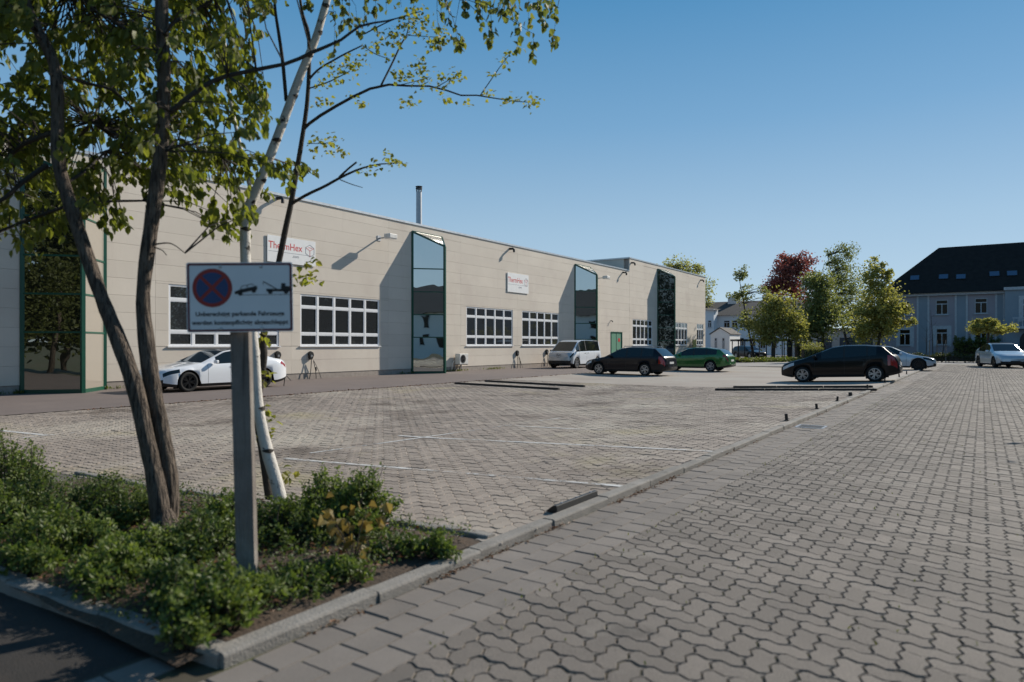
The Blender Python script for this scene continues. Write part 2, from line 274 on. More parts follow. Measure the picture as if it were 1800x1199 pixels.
def edge_pts(p, d, A):   # points along one unit edge without its end
    (x, y) = p
    if d == 'E': return [(x, y), (x+.22, y+A), (x+.70, y-A)]
    if d == 'N': return [(x, y), (x+A, y+.22), (x-A, y+.70)]
    if d == 'W': return [(x, y), (x-.30, y-A), (x-.78, y+A)]
    return [(x, y), (x-A, y-.30), (x+A, y-.78)]
def ring(w, h, A):
    r = []
    for i in range(w): r += edge_pts((i, 0), 'E', A)
    for j in range(h): r += edge_pts((w, j), 'N', A)
    for i in range(w): r += edge_pts((w-i, h), 'W', A)
    for j in range(h): r += edge_pts((0, h-j), 'S', A)
    return np.array(r)
def tile_template(w, h, a, A=.115, g=.0036, ch=.004, depth=.011):
    r = ring(w, h, A) if A else np.array([(0, 0), (w, 0), (w, h), (0, h)], float)
    c = np.array([w/2, h/2]); half = c*np.array(a)
    q = (r-c)*np.array(a); o = q*(1-g/half); i = q*(1-(g+ch)/half); n = len(r)
    V = np.concatenate([np.c_[i, np.zeros(n)], np.c_[o, np.full(n, -depth)]])
    loops = list(range(n)); tot = [n]
    for k in range(n): loops += [k, n+k, n+(k+1) % n, (k+1) % n]; tot.append(4)
    return V, np.array(loops), np.array(tot)
def raw_mesh(name, V, loops, tot):
    me = bpy.data.meshes.new(name); me.vertices.add(len(V)); me.vertices.foreach_set('co', np.asarray(V, np.float32).ravel()); me.loops.add(len(loops)); me.loops.foreach_set('vertex_index', np.asarray(loops, np.int32))
    me.polygons.add(len(tot)); st = np.concatenate([[0], np.cumsum(tot)[:-1]]); me.polygons.foreach_set('loop_start', st.astype(np.int32)); me.polygons.foreach_set('loop_total', np.asarray(tot, np.int32)); me.polygons.foreach_set('use_smooth', np.zeros(len(tot), bool)); me.update(calc_edges=True); return me
def visible(X, Y, m=160, Z=0.):
    a = X*CP+Y*SP; b = -X*SP+Y*CP
    if b < .9: return False
    u = 900+1200*a/b; v = 606+1200*(CH-Z)/b
    return -m < u < 1800+m*5 and v < 1199+m*1.6
def lay(parent, tiles, temps, zf, mat, near=300, jit=.0018, shear=.0125, pname='paver'):
    """tiles: (kind, X, Y) centres; the near ones become parts, the rest one part"""
    tiles.sort(key=lambda t: -t[1]*SP+t[2]*CP)
    shared = {}
    for k, x, y in tiles[:near]:
        if k not in shared:
            me = raw_mesh(pname, *temps[k]); me.materials.append(MATS[mat]); shared[k] = me
        o = bpy.data.objects.new(pname, shared[k]); COL.objects.link(o); o.parent = parent
        sl = (float(zf(x+.05, y))-float(zf(x-.05, y)))/.1
        o.location = (x, y, float(zf(x, y))+rnd.gauss(0, jit)); o.rotation_euler = (rnd.gauss(0, .006), -math.atan(sl)+rnd.gauss(0, .006), -shear)
    Vs, Ls, Ts = [], [], []; b = 0
    for k in temps:
        sub = np.array([(x, y) for kk, x, y in tiles[near:] if kk == k])
        if not len(sub): continue
        V, lo, to = temps[k]; n = len(sub)
        W = np.repeat(V[None], n, 0).copy(); tl = rng.normal(0, .006, (n, 2, 1))
        W[:, :, 2] += W[:, :, 0]*tl[:, 0]+W[:, :, 1]*tl[:, 1]+rng.normal(0, jit, (n, 1))
        yy = W[:, :, 1].copy(); W[:, :, 0] += sub[:, 0:1]+shear*yy; W[:, :, 1] += sub[:, 1:2]; W[:, :, 2] += zf(W[:, :, 0], W[:, :, 1])
        Vs.append(W.reshape(-1, 3)); Ls.append((lo[None]+b+np.arange(n)[:, None]*len(V)).ravel()); Ts.append(np.tile(to, n)); b += n*len(V)
    if Vs:
        o = link(pname+'s', raw_mesh(pname+'s', np.concatenate(Vs), np.concatenate(Ls), np.concatenate(Ts)), mat, parent); o['kind'] = 'stuff'
def herring(a, ni, nj, place, keep):
    out = []
    for j in range(*nj):
        for i in range(*ni):
            k = (i+j) % 4
            if k == 0: kind, w, h = 'H', 2, 1
            elif k == 2: kind, w, h = 'V', 1, 2
            else: continue
            if kind == 'H' and i == ni[0]-0 and False: continue
            x, y = place((i+w/2)*a, (j+h/2)*a)
            if keep(x, y): out.append((kind, x, y))
    # left boundary: half stones where a lying stone would cross the edge
    for j in range(*nj):
        if (ni[0]-1+j) % 4 == 0:
            x, y = place((ni[0]+.5)*a, (j+.5)*a)
            if keep(x, y): out.append(('S', x, y))
    return out
BAND = .63
aR = .119
tempsR = {'H': tile_template(2, 1, (aR, aR)), 'V': tile_template(1, 2, (aR, aR)), 'S': tile_template(1, 1, (aR, aR))}
flat = lambda x, y: np.zeros_like(np.asarray(x, float))
tl_ = herring(aR, (0, 60), (5, 505), lambda x, y: (k0+BAND+x+.0125*y, y), lambda x, y: visible(x, y))
lay(road, tl_, tempsR, flat, 'road_paver', pname='paver')
cw, cl = BAND/3, .235
tempsB = {'B': tile_template(1, 1, (cw, cl), A=0, g=.0035, ch=.006)}
tb = []
for ci in range(-2, 3):
    for j in range(2, 262):
        y = (j+(.5 if ci % 2 else 0))*cl; x = k0+(ci+.5)*cw+.0125*y
        if ci < 0 and y > 1.72: continue
        if visible(x, y): tb.append(('B', x, y))
lay(road, tb, tempsB, flat, 'band_paver', pname='edge_paver')
aL = .119
BED_Y1 = 4.05
def in_bed(x, y): return y < 1.0 or (x < KX(y) and y < BED_Y1 and y > 0 and not (x > -2.9 and y > 4.0))
tempsL = {'H': tile_template(2, 1, (aL, aL), g=.0036), 'V': tile_template(1, 2, (aL, aL), g=.0036), 'S': tile_template(1, 1, (aL, aL))}
tl2 = herring(aL, (-130, -1), (26, 218), lambda x, y: (k0-.02+x+.0125*y, y), lambda x, y: x > -18.05 and not in_bed(x, y) and visible(x, y, 120))
lay(car_park, tl2, tempsL, lz, 'lot_paver', jit=.0022, pname='paver')

# kerb stones along the road and round the planting bed
kerb = struct(MB().add([(k0-.12, 1.6, -.2), (k0-.02, 1.6, -.2), (KX(62)-.02, 62, -.2), (KX(62)-.12, 62, -.2)], [(0, 1, 2, 3)]).build('kerb', 'kerb'))
def kerb_stone(p0, p1, w, zt, zb=-.15, parent=kerb, sag=0.):
    p0 = Vector((*p0, 0)); p1 = Vector((*p1, 0)); d = (p1-p0).normalized(); nrm = Vector((-d.y, d.x, 0)); g = .006
    a = p0+d*g; b = p1-d*g; dz = rnd.gauss(0, .004); of = nrm*rnd.gauss(0, .004); e = .014
    sec = [(0, zb), (0, zt-e), (e*.4, zt-e*.3), (e*1.2, zt), (w-e, zt), (w, zt-e*.6), (w, zb)]
    V = [tuple(a+of+nrm*x+Vector((0, 0, z+dz))) for x, z in sec]+[tuple(b+of+nrm*x+Vector((0, 0, z+dz+rnd.gauss(0, .0)))) for x, z in sec]
    n = len(sec); F = [tuple(range(n)), tuple(range(2*n-1, n-1, -1))]+[(k, n+k, n+k+1, k+1) for k in range(n-1)]
    return MB().add(V, F).build('kerb_stone', 'kerb', parent)
y = 1.87
while y < 61:
    L = .98 if y < 40 else 2.0
    kerb_stone((KX(y)-.015, y), (KX(y+L)-.015, y+L), .125, .062); y += L
bed_kerb = struct(MB().add([(-9, 1.46, -.2), (k0-.15, 1.87, -.2), (k0-.15, 1.95, -.2), (-9, 1.55, -.2)], [(0, 1, 2, 3)]).build('bed_kerb', 'kerb'))
x = k0-.02
while x > -9: kerb_stone((x-.98, 1.86+(x-.98-k0)*.07), (x, 1.86+(x-k0)*.07), .12, .058, parent=bed_kerb); x -= .98
y = BED_Y1
x = KX(y)-.16
while x > -9:
    b_ = kerb_stone((x-.5, y+.06), (x, y+.06), .10, .058+float(lz(x, y))-.05+.012, zb=-.35, parent=bed_kerb); x -= .5
# painted bay lines
def paint_line(pa, pb, w, label):
    n = 14; V = []; F = []
    d = (pb-pa); d.z = 0; nr = Vector((-d.y, d.x, 0)).normalized()*w/2
    for i in range(n+1):
        p = pa.lerp(pb, i/n)
        for q in (p-nr, p+nr): V.append((q.x, q.y, float(lz(q.x, q.y))+.006))
    for i in range(n): F.append((2*i, 2*i+1, 2*i+3, 2*i+2))
    o = MB().add(V, F).build('bay_line', 'worn_paint'); tag(o, label, 'marking', 'faded bay lines on the car park'); return o
paint_line(gl(500, 806), gl(1112, 857), .09, 'faded white bay line nearest the planting bed, running to the kerb')
paint_line(gl(700, 766), gl(1270, 795), .085, 'faint white bay line, second from the planting bed')
paint_line(gl(545, 797), gl(985, 735), .07, 'faint long line marking the edge of the aisle')
paint_line(gl(-30, 754), gl(88, 766), .10, 'short white bay line near the left edge of the picture')
paint_line(gl(40, 770), gl(140, 760), .08, 'short white cross mark meeting the leftmost bay line')
paint_line(gl(905, 749), gl(1060, 757), .07, 'faint short line in the middle of the paved bays')
for i, (a, b, l) in enumerate([((800, 675), (983, 685.5), 'dark timber rail on the left of the aisle, nearer one'), ((853, 671), (1028, 680.5), 'dark timber rail on the left of the aisle, farther one'), ((1257, 686.5), (1542, 687), 'dark timber rail in front of the black hatchback, nearer and longer one'), ((1289, 682), (1535, 681.5), 'dark timber rail in front of the black hatchback, farther one')]):
    p, q = gl(*a), gl(*b); t = thing('timber_rail', l, 'rail', p, 'low timber rails between bays')
    n = 3
    for k in range(n):
        s0 = p.lerp(q, k/n+.002); s1 = p.lerp(q, (k+1)/n-.002); s0.z += .036; s1.z += .036
        MB().bar(s0, s1, .12, .075).build('beam', 'rail_timber', t, bevel=.012)
    for k in (0.02, .5, .98):
        s0 = p.lerp(q, k); MB().lathe([(0, .0), (.018, 0), (.018, .014), (0, .014)], 8, Matrix.Translation(s0+Vector((0, 0, .072)))).build('bolt', 'galvanised', t)
# drain grate, wheel stop, stubs
gp = Vector((-1.98, 13.3, .0)); gc = fy(1452, 750, 13.35); g0 = Vector((KX(13.3)+.30, 13.3, 0))
t = thing('drain_grate', 'cast iron slotted drain grate set in the paving beside the kerb', 'drain', g0)
m = MB(); 
for k in (-1, 1): m.box(g0.x+k*.22-.02, g0.x+k*.22+.02, g0.y-.25, g0.y+.25, -.03, .008); m.box(g0.x-.24, g0.x+.24, g0.y+k*.23-.02, g0.y+k*.23+.02, -.03, .0085)
m.build('frame', 'galvanised', t)
for k in range(7): MB().box(g0.x-.20+k*.058, g0.x-.175+k*.058, g0.y-.21, g0.y+.21, -.03, .007).build('bar', 'dark_metal', t)
MB().box(g0.x-.2, g0.x+.2, g0.y-.21, g0.y+.21, -.02, .004).build('pit', 'sign_black', t)
pa, pb = gl(996, 905), gl(1060, 875); pa.z = .05; pb.z = .05
pa.x = KX(pa.y)-.17; pb.x = KX(pb.y)-.17
t = thing('wheel_stop', 'black angled metal wheel stop lying against the kerb', 'wheel stop', pa)
M = frame(pa, (pa-pb).cross(Vector((0, 0, 1)))*-1, (0, 0, 1)); Ln = (pb-pa).length
M2 = frame(pa, Vector((1, 0, 0)), Vector((0, 0, 1)))
m = MB(); d = (pb-pa).normalized(); s = Vector((d.y, -d.x, 0))
sec = [(-.075, 0), (-.07, .010), (.0, .062), (.03, .062), (.042, .0)]
n = len(sec); m.add([tuple(pa+s*a+Vector((0, 0, z))) for a, z in sec]+[tuple(pb+s*a+Vector((0, 0, z))) for a, z in sec], [tuple(range(n)), tuple(range(2*n-1, n-1, -1))]+[(k, (k+1) % n, n+(k+1) % n, n+k)[::-1] for k in range(n)])
m.build('body', 'black_metal' if 'black_metal' in MATS else 'black_plastic', t, bevel=.004)
for k in (.15, .5, .85):
    c = pa.lerp(pb, k)+s*.017+Vector((0, 0, .063)); MB().lathe([(0, .008), (.012, .006), (.012, 0)], 8, Matrix.Translation(c)).build('screw', 'galvanised', t)
ord_ = ['first', 'second', 'third', 'fourth', 'fifth', 'sixth', 'seventh', 'eighth']
for i, (u, v) in enumerate([(1412, 741), (1461, 720), (1498, 706), (1527, 697), (1545, 685), (1573, 673), (1595, 663), (1611, 658)]):
    d = ray(u, v); p = CAM+d*((.05-CH)/d.z); p.x = KX(p.y)-.2; p.z = .05; h = (.13, .12, .12, .10, .15, .14, .14, .15)[i]; w = .05 if i != 3 else .09
    t = thing('kerb_stub', 'short black post stub behind the kerb, %s from the planting bed' % ord_[i], 'post', p, 'black post stubs along the kerb')
    M = Matrix.Translation(p) @ Matrix.Rotation(rnd.uniform(-.12, .12), 4, 'Y')
    MB().box(-w/2, w/2, -w/2, w/2, -.03, h, M).build('post', 'black_plastic', t, bevel=.004); MB().box(-w*.8, w*.8, -w*.8, w*.8, -.03, .012, M).build('foot', 'black_plastic', t)
# ------------------------------------------------------------------ the long hall
DX = -25.6; Z0 = -.11
hall = thing('industrial_hall', 'long low beige panelled hall with green glazed bays and white windows', 'building', (DX, 20, Z0))
block = thing('end_block', 'taller beige panelled block closing the far end of the long hall', 'building', (DX, 68, Z0))
HT, BT = 8.25, 9.42
MB().box(DX-30, DX-.09, -16, 57.25, -.4, HT+Z0-.02).build('wall', 'facade_core', hall)
MB().box(DX-30, DX-.3, -16, 57.25, HT+Z0-.02, HT+Z0+.03).build('roof', 'roof_felt', hall)
MB().box(DX-20, DX-.09, 57.27, 78.6, -.4, BT+Z0-.02).build('wall', 'facade_core', block)
MB().box(DX-20.1, DX-.3, 57.15, 78.7, BT+Z0-.02, BT+Z0+.04).build('roof', 'roof_felt', block)
BAYS = [(9.55, 12.1, 7.75, hall), (28.25, 30.8, 7.75, hall), (46.95, 49.5, 7.75, hall), (63.9, 66.5, 8.95, block)]
WINS = [(14.45, 19.5, 5, hall), (20.67, 25.75, 5, hall), (33.15, 38.25, 5, hall), (39.4, 44.45, 5, hall), (57.95, 62.6, 5, block), (68.9, 72.45, 4, block), (75.6, 77.85, 3, block), (1.9, 6.9, 5, hall)]
WZ0, WZ1 = 1.43, 3.83
DOOR = (53.4, 55.65, Z0+.02, 2.55)
def subtract(r, h):
    y0, y1, z0, z1 = r; a0, a1, b0, b1 = h
    if a1 <= y0 or a0 >= y1 or b1 <= z0 or b0 >= z1: return [r]
    out = []
    if z0 < b0: out.append((y0, y1, z0, b0))
    if b1 < z1: out.append((y0, y1, b1, z1))
    c0, c1 = max(z0, b0), min(z1, b1)
    if y0 < a0: out.append((y0, a0, c0, c1))
    if a1 < y1: out.append((a1, y1, c0, c1))
    return out
holes = [(a, b, WZ0, WZ1) for a, b, n, p in WINS]+[DOOR]+[(a+.05, b-.05, -1, t-.05) for a, b, t, p in BAYS]
def panels(ycuts, ztop, parent):
    zs = [Z0+.28]
    while zs[-1] < ztop+Z0-.3: zs.append(min(zs[-1]+.625, ztop+Z0))
    for i in range(len(ycuts)-1):
        for j in range(len(zs)-1):
            rs = [(ycuts[i], ycuts[i+1], zs[j], zs[j+1])]
            for h in holes: rs = [q for r in rs for q in subtract(r, h)]
            for y0, y1, z0, z1 in rs:
                if y1-y0 < .04 or z1-z0 < .03: continue
                g = .0032; MB().box(DX-.085, DX+rnd.uniform(-.002, .002), y0+g, y1-g, z0+g, z1-g).build('panel', 'facade', parent)
yc = [20.16+6.22*k for k in range(-6, 6)]+[57.25]
panels(yc, HT, hall); panels([57.27, 60.6, 66.8, 72.9, 78.6], BT, block)
for (y0, y1, p) in ((-16, 57.2, hall), (57.3, 78.5, block)):
    segs = [(y0, y1)]
    for a, b, t_, q in BAYS+[(DOOR[0], DOOR[1], 0, hall)]:
        segs = [z for s_ in segs for z in ([(s_[0], a), (b, s_[1])] if s_[0] < a < s_[1] else [s_])]
    for a, b in segs: MB().box(DX-.085, DX-.025, a, b, Z0-.1, Z0+.275).build('plinth', 'facade_core', p)
def coping(y0, y1, zt, p):
    y = y0
    while y < y1:
        e = min(y+6.22, y1); MB().box(DX-.5, DX+.05, y+.003, e-.003, zt+Z0+.0, zt+Z0+.11).build('coping', 'coping', p); y = e
coping(-16, 57.2, HT, hall); coping(57.15, 78.65, BT, block)
MB().box(DX-20, DX-.5, 57.12, 57.26, HT-.3, BT+Z0-.02).build('side_wall', 'facade', block)
MB().box(DX-20.1, DX+.02, 57.06, 57.24, BT+Z0-.02, BT+Z0+.10).build('coping', 'coping', block)
def window(y0, y1, n, p, z0=WZ0, z1=WZ1):
    xf = DX-.055; fr = MB(); w = .055
    H = z1-z0; zr = [z0, z0+.235*H, z0+.755*H, z1]
    yr = [y0+(y1-y0)*k/n for k in range(n+1)]
    fr.box(xf-.03, xf+.03, y0, y1, z0, z0+w); fr.box(xf-.03, xf+.03, y0, y1, z1-w, z1)
    for k in range(n+1):
        c = min(max(yr[k], y0+w/2), y1-w/2); ww = w if k in (0, n) else .05
        fr.box(xf-.028, xf+.032, c-ww*.9, c+ww*.9, z0+w, z1-w)
    for z in zr[1:3]: fr.box(xf-.026, xf+.028, y0+w, y1-w, z-.055, z+.055)
    wo = fr.build('window', 'pvc', p)
    MB().box(xf-.02, DX+.07, y0-.06, y1+.06, z0-.045, z0-.004).build('sill', 'pvc', wo)
    for k in range(n):
        for j in range(3):
            a, b = yr[k]+.055, yr[k+1]-.055; c, d = zr[j]+.05, zr[j+1]-.05
            m = MB(); e = .035
            m.box(xf-.02, xf+.02, a, b, c, c+e); m.box(xf-.02, xf+.02, a, b, d-e, d); m.box(xf-.02, xf+.02, a, a+e, c+e, d-e); m.box(xf-.02, xf+.02, b-e, b, c+e, d-e); m.build('sash', 'pvc', wo)
            tz = rnd.uniform(-.006, .006)
            MB().add([(xf-.004+tz, a+e, c+e), (xf-.004-tz, b-e, c+e), (xf-.004-tz+.002, b-e, d-e), (xf-.004+tz+.002, a+e, d-e)], [(0, 1, 2, 3)]).build('pane', 'pane_glass', wo)
for a, b, n, p in WINS: window(a, b, n, p)
def bay(y0, y1, zt, p, k):
    ym = (y0+y1)/2; D = (y1-y0)/2; zo = zt-.78 + (0 if k < 3 else .05); zb = Z0+.06
    A = Vector((DX, y0, 0)); O = Vector((DX+D, ym, 0)); B = Vector((DX, y1, 0)); fr = MB(); w = .095
    up = lambda P, z: Vector((P.x, P.y, z))
    for P, z in ((A, zt), (O, zo), (B, zt)): fr.bar(up(P, zb-.1), up(P, z), w*1.25)
    fr.bar(up(A, zt), up(O, zo), w); fr.bar(up(B, zt), up(O, zo), w); fr.bar(up(A, zt), up(B, zt), w)
    bars = [z for z in (1.9, 3.16, 4.42, 5.70, 6.95) if z < zo-.5]
    for z in [zb]+bars:
        for P, Q in ((A, O), (O, B)): fr.bar(up(P, z), up(Q, z), .06, .06 if z > zb else .14)
    fo = fr.build('glass_bay', 'green_frame', p)
    zs = [zb]+bars
    for s_, (P, Q) in enumerate(((A, O), (O, B))):
        d = (Q-P).normalized(); P2 = P+d*.04; Q2 = Q-d*.04; nr = Vector((d.y, -d.x, 0)); 
        for i, z in enumerate(zs):
            ztp, ztq = (zs[i+1]-.03, zs[i+1]-.03) if i+1 < len(zs) else ((zt, zo) if s_ == 0 else (zo, zt))
            j = nr*rnd.uniform(-.006, .006); j2 = nr*rnd.uniform(-.004, .004)
            MB().add([up(P2, z+.03)+j, up(Q2, z+.03)-j, up(Q2, ztq)-j+j2, up(P2, ztp)+j+j2], [(0, 1, 2, 3)]).build('pane', ('bay_glass_entry', 'bay_glass', 'bay_glass', 'bay_glass_dark')[k] if not (k == 0 and s_ == 1) else 'bay_glass_clear', fo)
    MB().add([up(A, zt+.03), up(O, zo+.03), up(B, zt+.03)], [(0, 1, 2)]).build('roof_pane', 'bay_glass_clear', fo)
glassmat('bay_glass_dark', (.5, .55, .55), (.012, .015, .015), .16, wav=.05, fres=.1, spec=.2); glassmat('bay_glass_entry', (.6, .62, .6), (.012, .014, .013), .42, wav=.06, fres=.15)
for k, (a, b, t_, p) in enumerate(BAYS): bay(a, b, t_, p, k)
# door
m = MB().box(DX-.08, DX-.02, DOOR[0], DOOR[1], DOOR[2], DOOR[3]); do = m.build('door', 'green_door', hall)
m = MB(); f_ = .07
m.box(DX-.03, DX+.03, DOOR[0]-.03, DOOR[0]+f_, DOOR[2], DOOR[3]); m.box(DX-.03, DX+.03, DOOR[1]-f_, DOOR[1]+.03, DOOR[2], DOOR[3]); m.box(DX-.03, DX+.032, DOOR[0]-.03, DOOR[1]+.03, DOOR[3]-.02, DOOR[3]+.06); m.build('door_frame', 'green_frame', do)
ymid = (DOOR[0]+DOOR[1])/2; MB().box(DX-.02, DX+.0, ymid-.012, ymid+.012, DOOR[2], DOOR[3]-.03).build('door_gap', 'sign_black', do)
MB().box(DX-.02, DX+.05, ymid+.08, ymid+.2, 1.0, 1.05).build('handle', 'dark_metal', do); MB().box(DX-.02, DX-.008, ymid+.35, ymid+.75, 1.75, 2.05).build('notice', 'logo_red', do)
for dy in (.3, 1.0, 1.7): MB().box(DX-.02, DX+.02, DOOR[0]+.05, DOOR[0]+.10, DOOR[2]+.2+dy, DOOR[2]+.32+dy).build('hinge', 'dark_metal', do)
# rain spouts: bent pipes through the wall
for u, v, p in ((498, 352, hall), (905, 440, hall), (1103, 481, hall), (1118, 464, block), (1239, 494, block), (1082, 565, hall)):
    q = fx(u-4, v, DX+.25); s_ = .5 if v == 565 else 1
    MB().tube([(DX-.1, q.y, q.z+.12*s_), (DX+.28*s_, q.y, q.z+.10*s_), (DX+.36*s_, q.y, q.z+.03*s_), (DX+.37*s_, q.y, q.z-.14*s_)], .075*s_, 10).build('rain_spout', 'dark_metal', p)
# chimney behind the parapet
cb = at(736.5, 395, 46); t = thing('steel_chimney', 'tall slim light steel chimney standing on the hall roof', 'chimney', (cb.x, cb.y, HT+Z0+.03))
zt = at(736.5, 331, 46).z
MB().lathe([(.25, HT+Z0+.03), (.20, HT+1.2), (.19, zt-.3), (.19, zt-.25)], 20, Matrix.Translation((cb.x, cb.y, 0))).build('flue', 'galvanised', t, smooth=True)
MB().lathe([(.25, HT+Z0+.03), (.55, HT+Z0+.03), (.55, HT+.15), (.33, HT+.4)], 20, Matrix.Translation((cb.x, cb.y, 0))).build('base_collar', 'galvanised', t)
m = MB(); 
for k in range(6):
    a = k*math.pi/3; m.bar((cb.x+.17*math.cos(a), cb.y+.17*math.sin(a), zt-.3), (cb.x+.17*math.cos(a), cb.y+.17*math.sin(a), zt+.12), .04)
m.lathe([(.22, zt-.05), (.22, zt+.02), (.17, zt+.02)], 16, Matrix.Translation((cb.x, cb.y, 0))); m.lathe([(0, zt+.16), (.235, zt+.12), (.235, zt+.09), (0, zt+.1)], 16, Matrix.Translation((cb.x, cb.y, 0))); m.build('cap', 'dark_metal', t)
# flood lights on brackets
for u, v, lab in ((687, 416, 'white box floodlight on a bracket left of the middle glazed bay'), (1066, 488, 'white box floodlight on a bracket right of the third glazed bay')):
    q = fx(u, v, DX+.85); t = thing('floodlight', lab, 'lamp', (DX, q.y, q.z), 'floodlights on the hall wall')
    MB().box(DX+.62, DX+1.05, q.y-.28, q.y+.28, q.z-.11, q.z+.13).build('housing', 'cream_box', t, bevel=.03)
    MB().box(DX+.66, DX+1.02, q.y-.24, q.y+.24, q.z-.125, q.z-.112).build('lens', 'lamp', t); MB().bar((DX, q.y, q.z-.02), (DX+.65, q.y, q.z), .06).build('arm', 'galvanised', t); MB().box(DX, DX+.03, q.y-.12, q.y+.12, q.z-.15, q.z+.12).build('wall_plate', 'galvanised', t)
# company signs
def company_sign(y0, y1, z0, z1, lab):
    t = thing('company_sign', lab, 'sign', (DX, (y0+y1)/2, z0), 'company signs on the hall'); X = DX+.06; w = y1-y0; h = z1-z0
    MB().box(DX+.03, X, y0, y1, z0, z1).build('board', 'white_paint', t, bevel=.004)
    M = lambda y, z: frame((X+.001, y, z), (0, 1, 0), (0, 0, 1))
    place_text('lettering', 'ThermHex', .36*h*1.05, 'logo_red', t, M(y0+.02*w, z0+.52*h), width=.69*w, bold=.004)
    place_text('lettering', '.com', .16*h, 'logo_grey', t, M(y0+.5*w, z0+.25*h), bold=.002)
    MB().box(X, X+.002, y0+.02*w, y1-.04*w, z0+.40*h, z0+.412*h).build('rule', 'logo_grey', t)
    cy, cz, r = y1-.125*w, z0+.60*h, .105*w; m = MB(); hx = [(cy+r*math.sin(k*math.pi/3), cz+r*math.cos(k*math.pi/3)) for k in range(6)]
    def seg(a, b, mm): mm.bar((X+.002, *a), (X+.002, *b), .022, .004, up=(1, 0, 0))
    for k in range(6): seg(hx[k], hx[(k+1) % 6], m)
    m.build('emblem', 'logo_grey', t); m = MB()
    for k in (1, 3, 5): seg((cy, cz), hx[k], m)
    seg((cy-r*.3, cz+r*.55), (cy+r*.5, cz+r*.5), m); m.build('emblem', 'logo_red', t)
company_sign(18.85, 21.5, 5.15, 6.32, 'white company board with red lettering above the left windows')
company_sign(37.55, 40.15, 5.02, 6.31, 'white company board with red lettering above the middle windows')
# wall boxes with cables
def charger(u, v, lab, plugged=None):
    q = fx(u, v, DX+.1); y, z = q.y, q.z; t = thing('wall_charger', lab, 'charger', (DX, y, z-.25), 'car chargers on the hall wall'); X = DX
    M = frame((X+.005, y, z), (0, 1, 0), (0, 0, 1)); pl = [(.15*math.sin(a)*(1 if math.cos(a) > 0 else .8), .2*math.cos(a)) for a in [k*math.pi/10 for k in range(20)]]
    MB().extrude(pl, M, .13).build('housing', 'black_plastic', t, bevel=.02); MB().lathe([(.0, .012), (.055, .010), (.06, 0)], 16, Matrix.Translation((X+.136, y, z-.02)) @ Matrix.Rotation(R(90), 4, 'Y')).build('ring_light', 'rim_silver', t)
    def cab(pts, n=24):
        P = [Vector(p) for p in pts]; out = []
        for i in range(n+1):
            s_ = i/n*(len(P)-1); k = min(int(s_), len(P)-2); f = s_-k; p0 = P[max(k-1, 0)]; p1, p2 = P[k], P[k+1]; p3 = P[min(k+2, len(P)-1)]
            out.append(.5*((2*p1)+(p2-p0)*f+(2*p0-5*p1+4*p2-p3)*f*f+(3*p1-p0-3*p2+p3)*f**3))
        return out
    if plugged: pts = [(X+.12, y, z-.18), (X+.3, y+.1, z-.7), (X+.9, y+.3, z-1.38), (plugged[0]-.2, plugged[1]+.45, z-1.3), (plugged[0]+.02, plugged[1]+.32, plugged[2]-.2), (plugged[0], plugged[1], plugged[2])]
    else: pts = [(X+.12, y, z-.18), (X+.16, y-.08, z-.75), (X+.2, y-.2, z-1.32), (X+.22, y+.15, z-1.38), (X+.16, y+.22, z-.8), (X+.14, y+.1, z-.25)]
    MB().tube(cab(pts, 30), .018, 6).build('cable', 'black_plastic', t, smooth=True)
    if not plugged:
        MB().tube(cab([(X+.13, y+.1, z-.2), (X+.15, y+.38, z-.7), (X+.2, y+.62, z-1.36)], 12), .012, 6).build('cable', 'black_plastic', t, smooth=True)
        MB().tube([(X+.14, y+.24, z-.55), (X+.15, y+.25, z-.72)], .035, 8).build('plug', 'black_plastic', t)
charger(547, 625, 'black wall charger with hanging cables, second from the left')
charger(489, 625, 'black wall charger with its cable running to the white saloon', plugged=(-22.05, 16.75, .72))
charger(910, 621, 'black wall charger with hanging cable left of the white van')
charger(962, 619, 'black wall charger right behind the nose of the white van')
# heat pump unit
q = fx(811, 631, DX+.35); t = thing('heat_pump', 'white air conditioner outdoor unit on the wall beside the middle bay', 'air conditioner', (DX, q.y, q.z-.33)); y, z = q.y+.1, q.z
MB().box(DX+.12, DX+.48, y-.42, y+.42, z-.31, z+.31).build('case', 'cream_box', t, bevel=.02)
MB().lathe([(.23, 0), (.25, .0), (.25, .012), (.21, .012)], 28, Matrix.Translation((DX+.48, y-.1, z)) @ Matrix.Rotation(R(90), 4, 'Y')).build('fan_ring', 'dark_metal', t)
m = MB()
for k in range(8): a = k*math.pi/8; m.bar((DX+.488, y-.1-.21*math.cos(a), z-.21*math.sin(a)), (DX+.488, y-.1+.21*math.cos(a), z+.21*math.sin(a)), .008)
m.build('fan_guard', 'dark_metal', t); MB().lathe([(0, 0), (.2, 0)], 20, Matrix.Translation((DX+.4815, y-.1, z)) @ Matrix.Rotation(R(90), 4, 'Y')).build('fan', 'sign_black', t)
for s_ in (-.33, .33): MB().bar((DX, y+s_, z-.34), (DX+.5, y+s_, z-.34), .04).bar((DX+.02, y+s_, z-.34), (DX+.02, y+s_, z-.7), .04).build('bracket', 'galvanised', t)
MB().tube([(DX+.1, y-.45, z-.1), (DX+.06, y-.62, z-.3), (DX+.05, y-.65, z-.95)], .035, 8).build('pipe', 'cream_box', t, smooth=True)
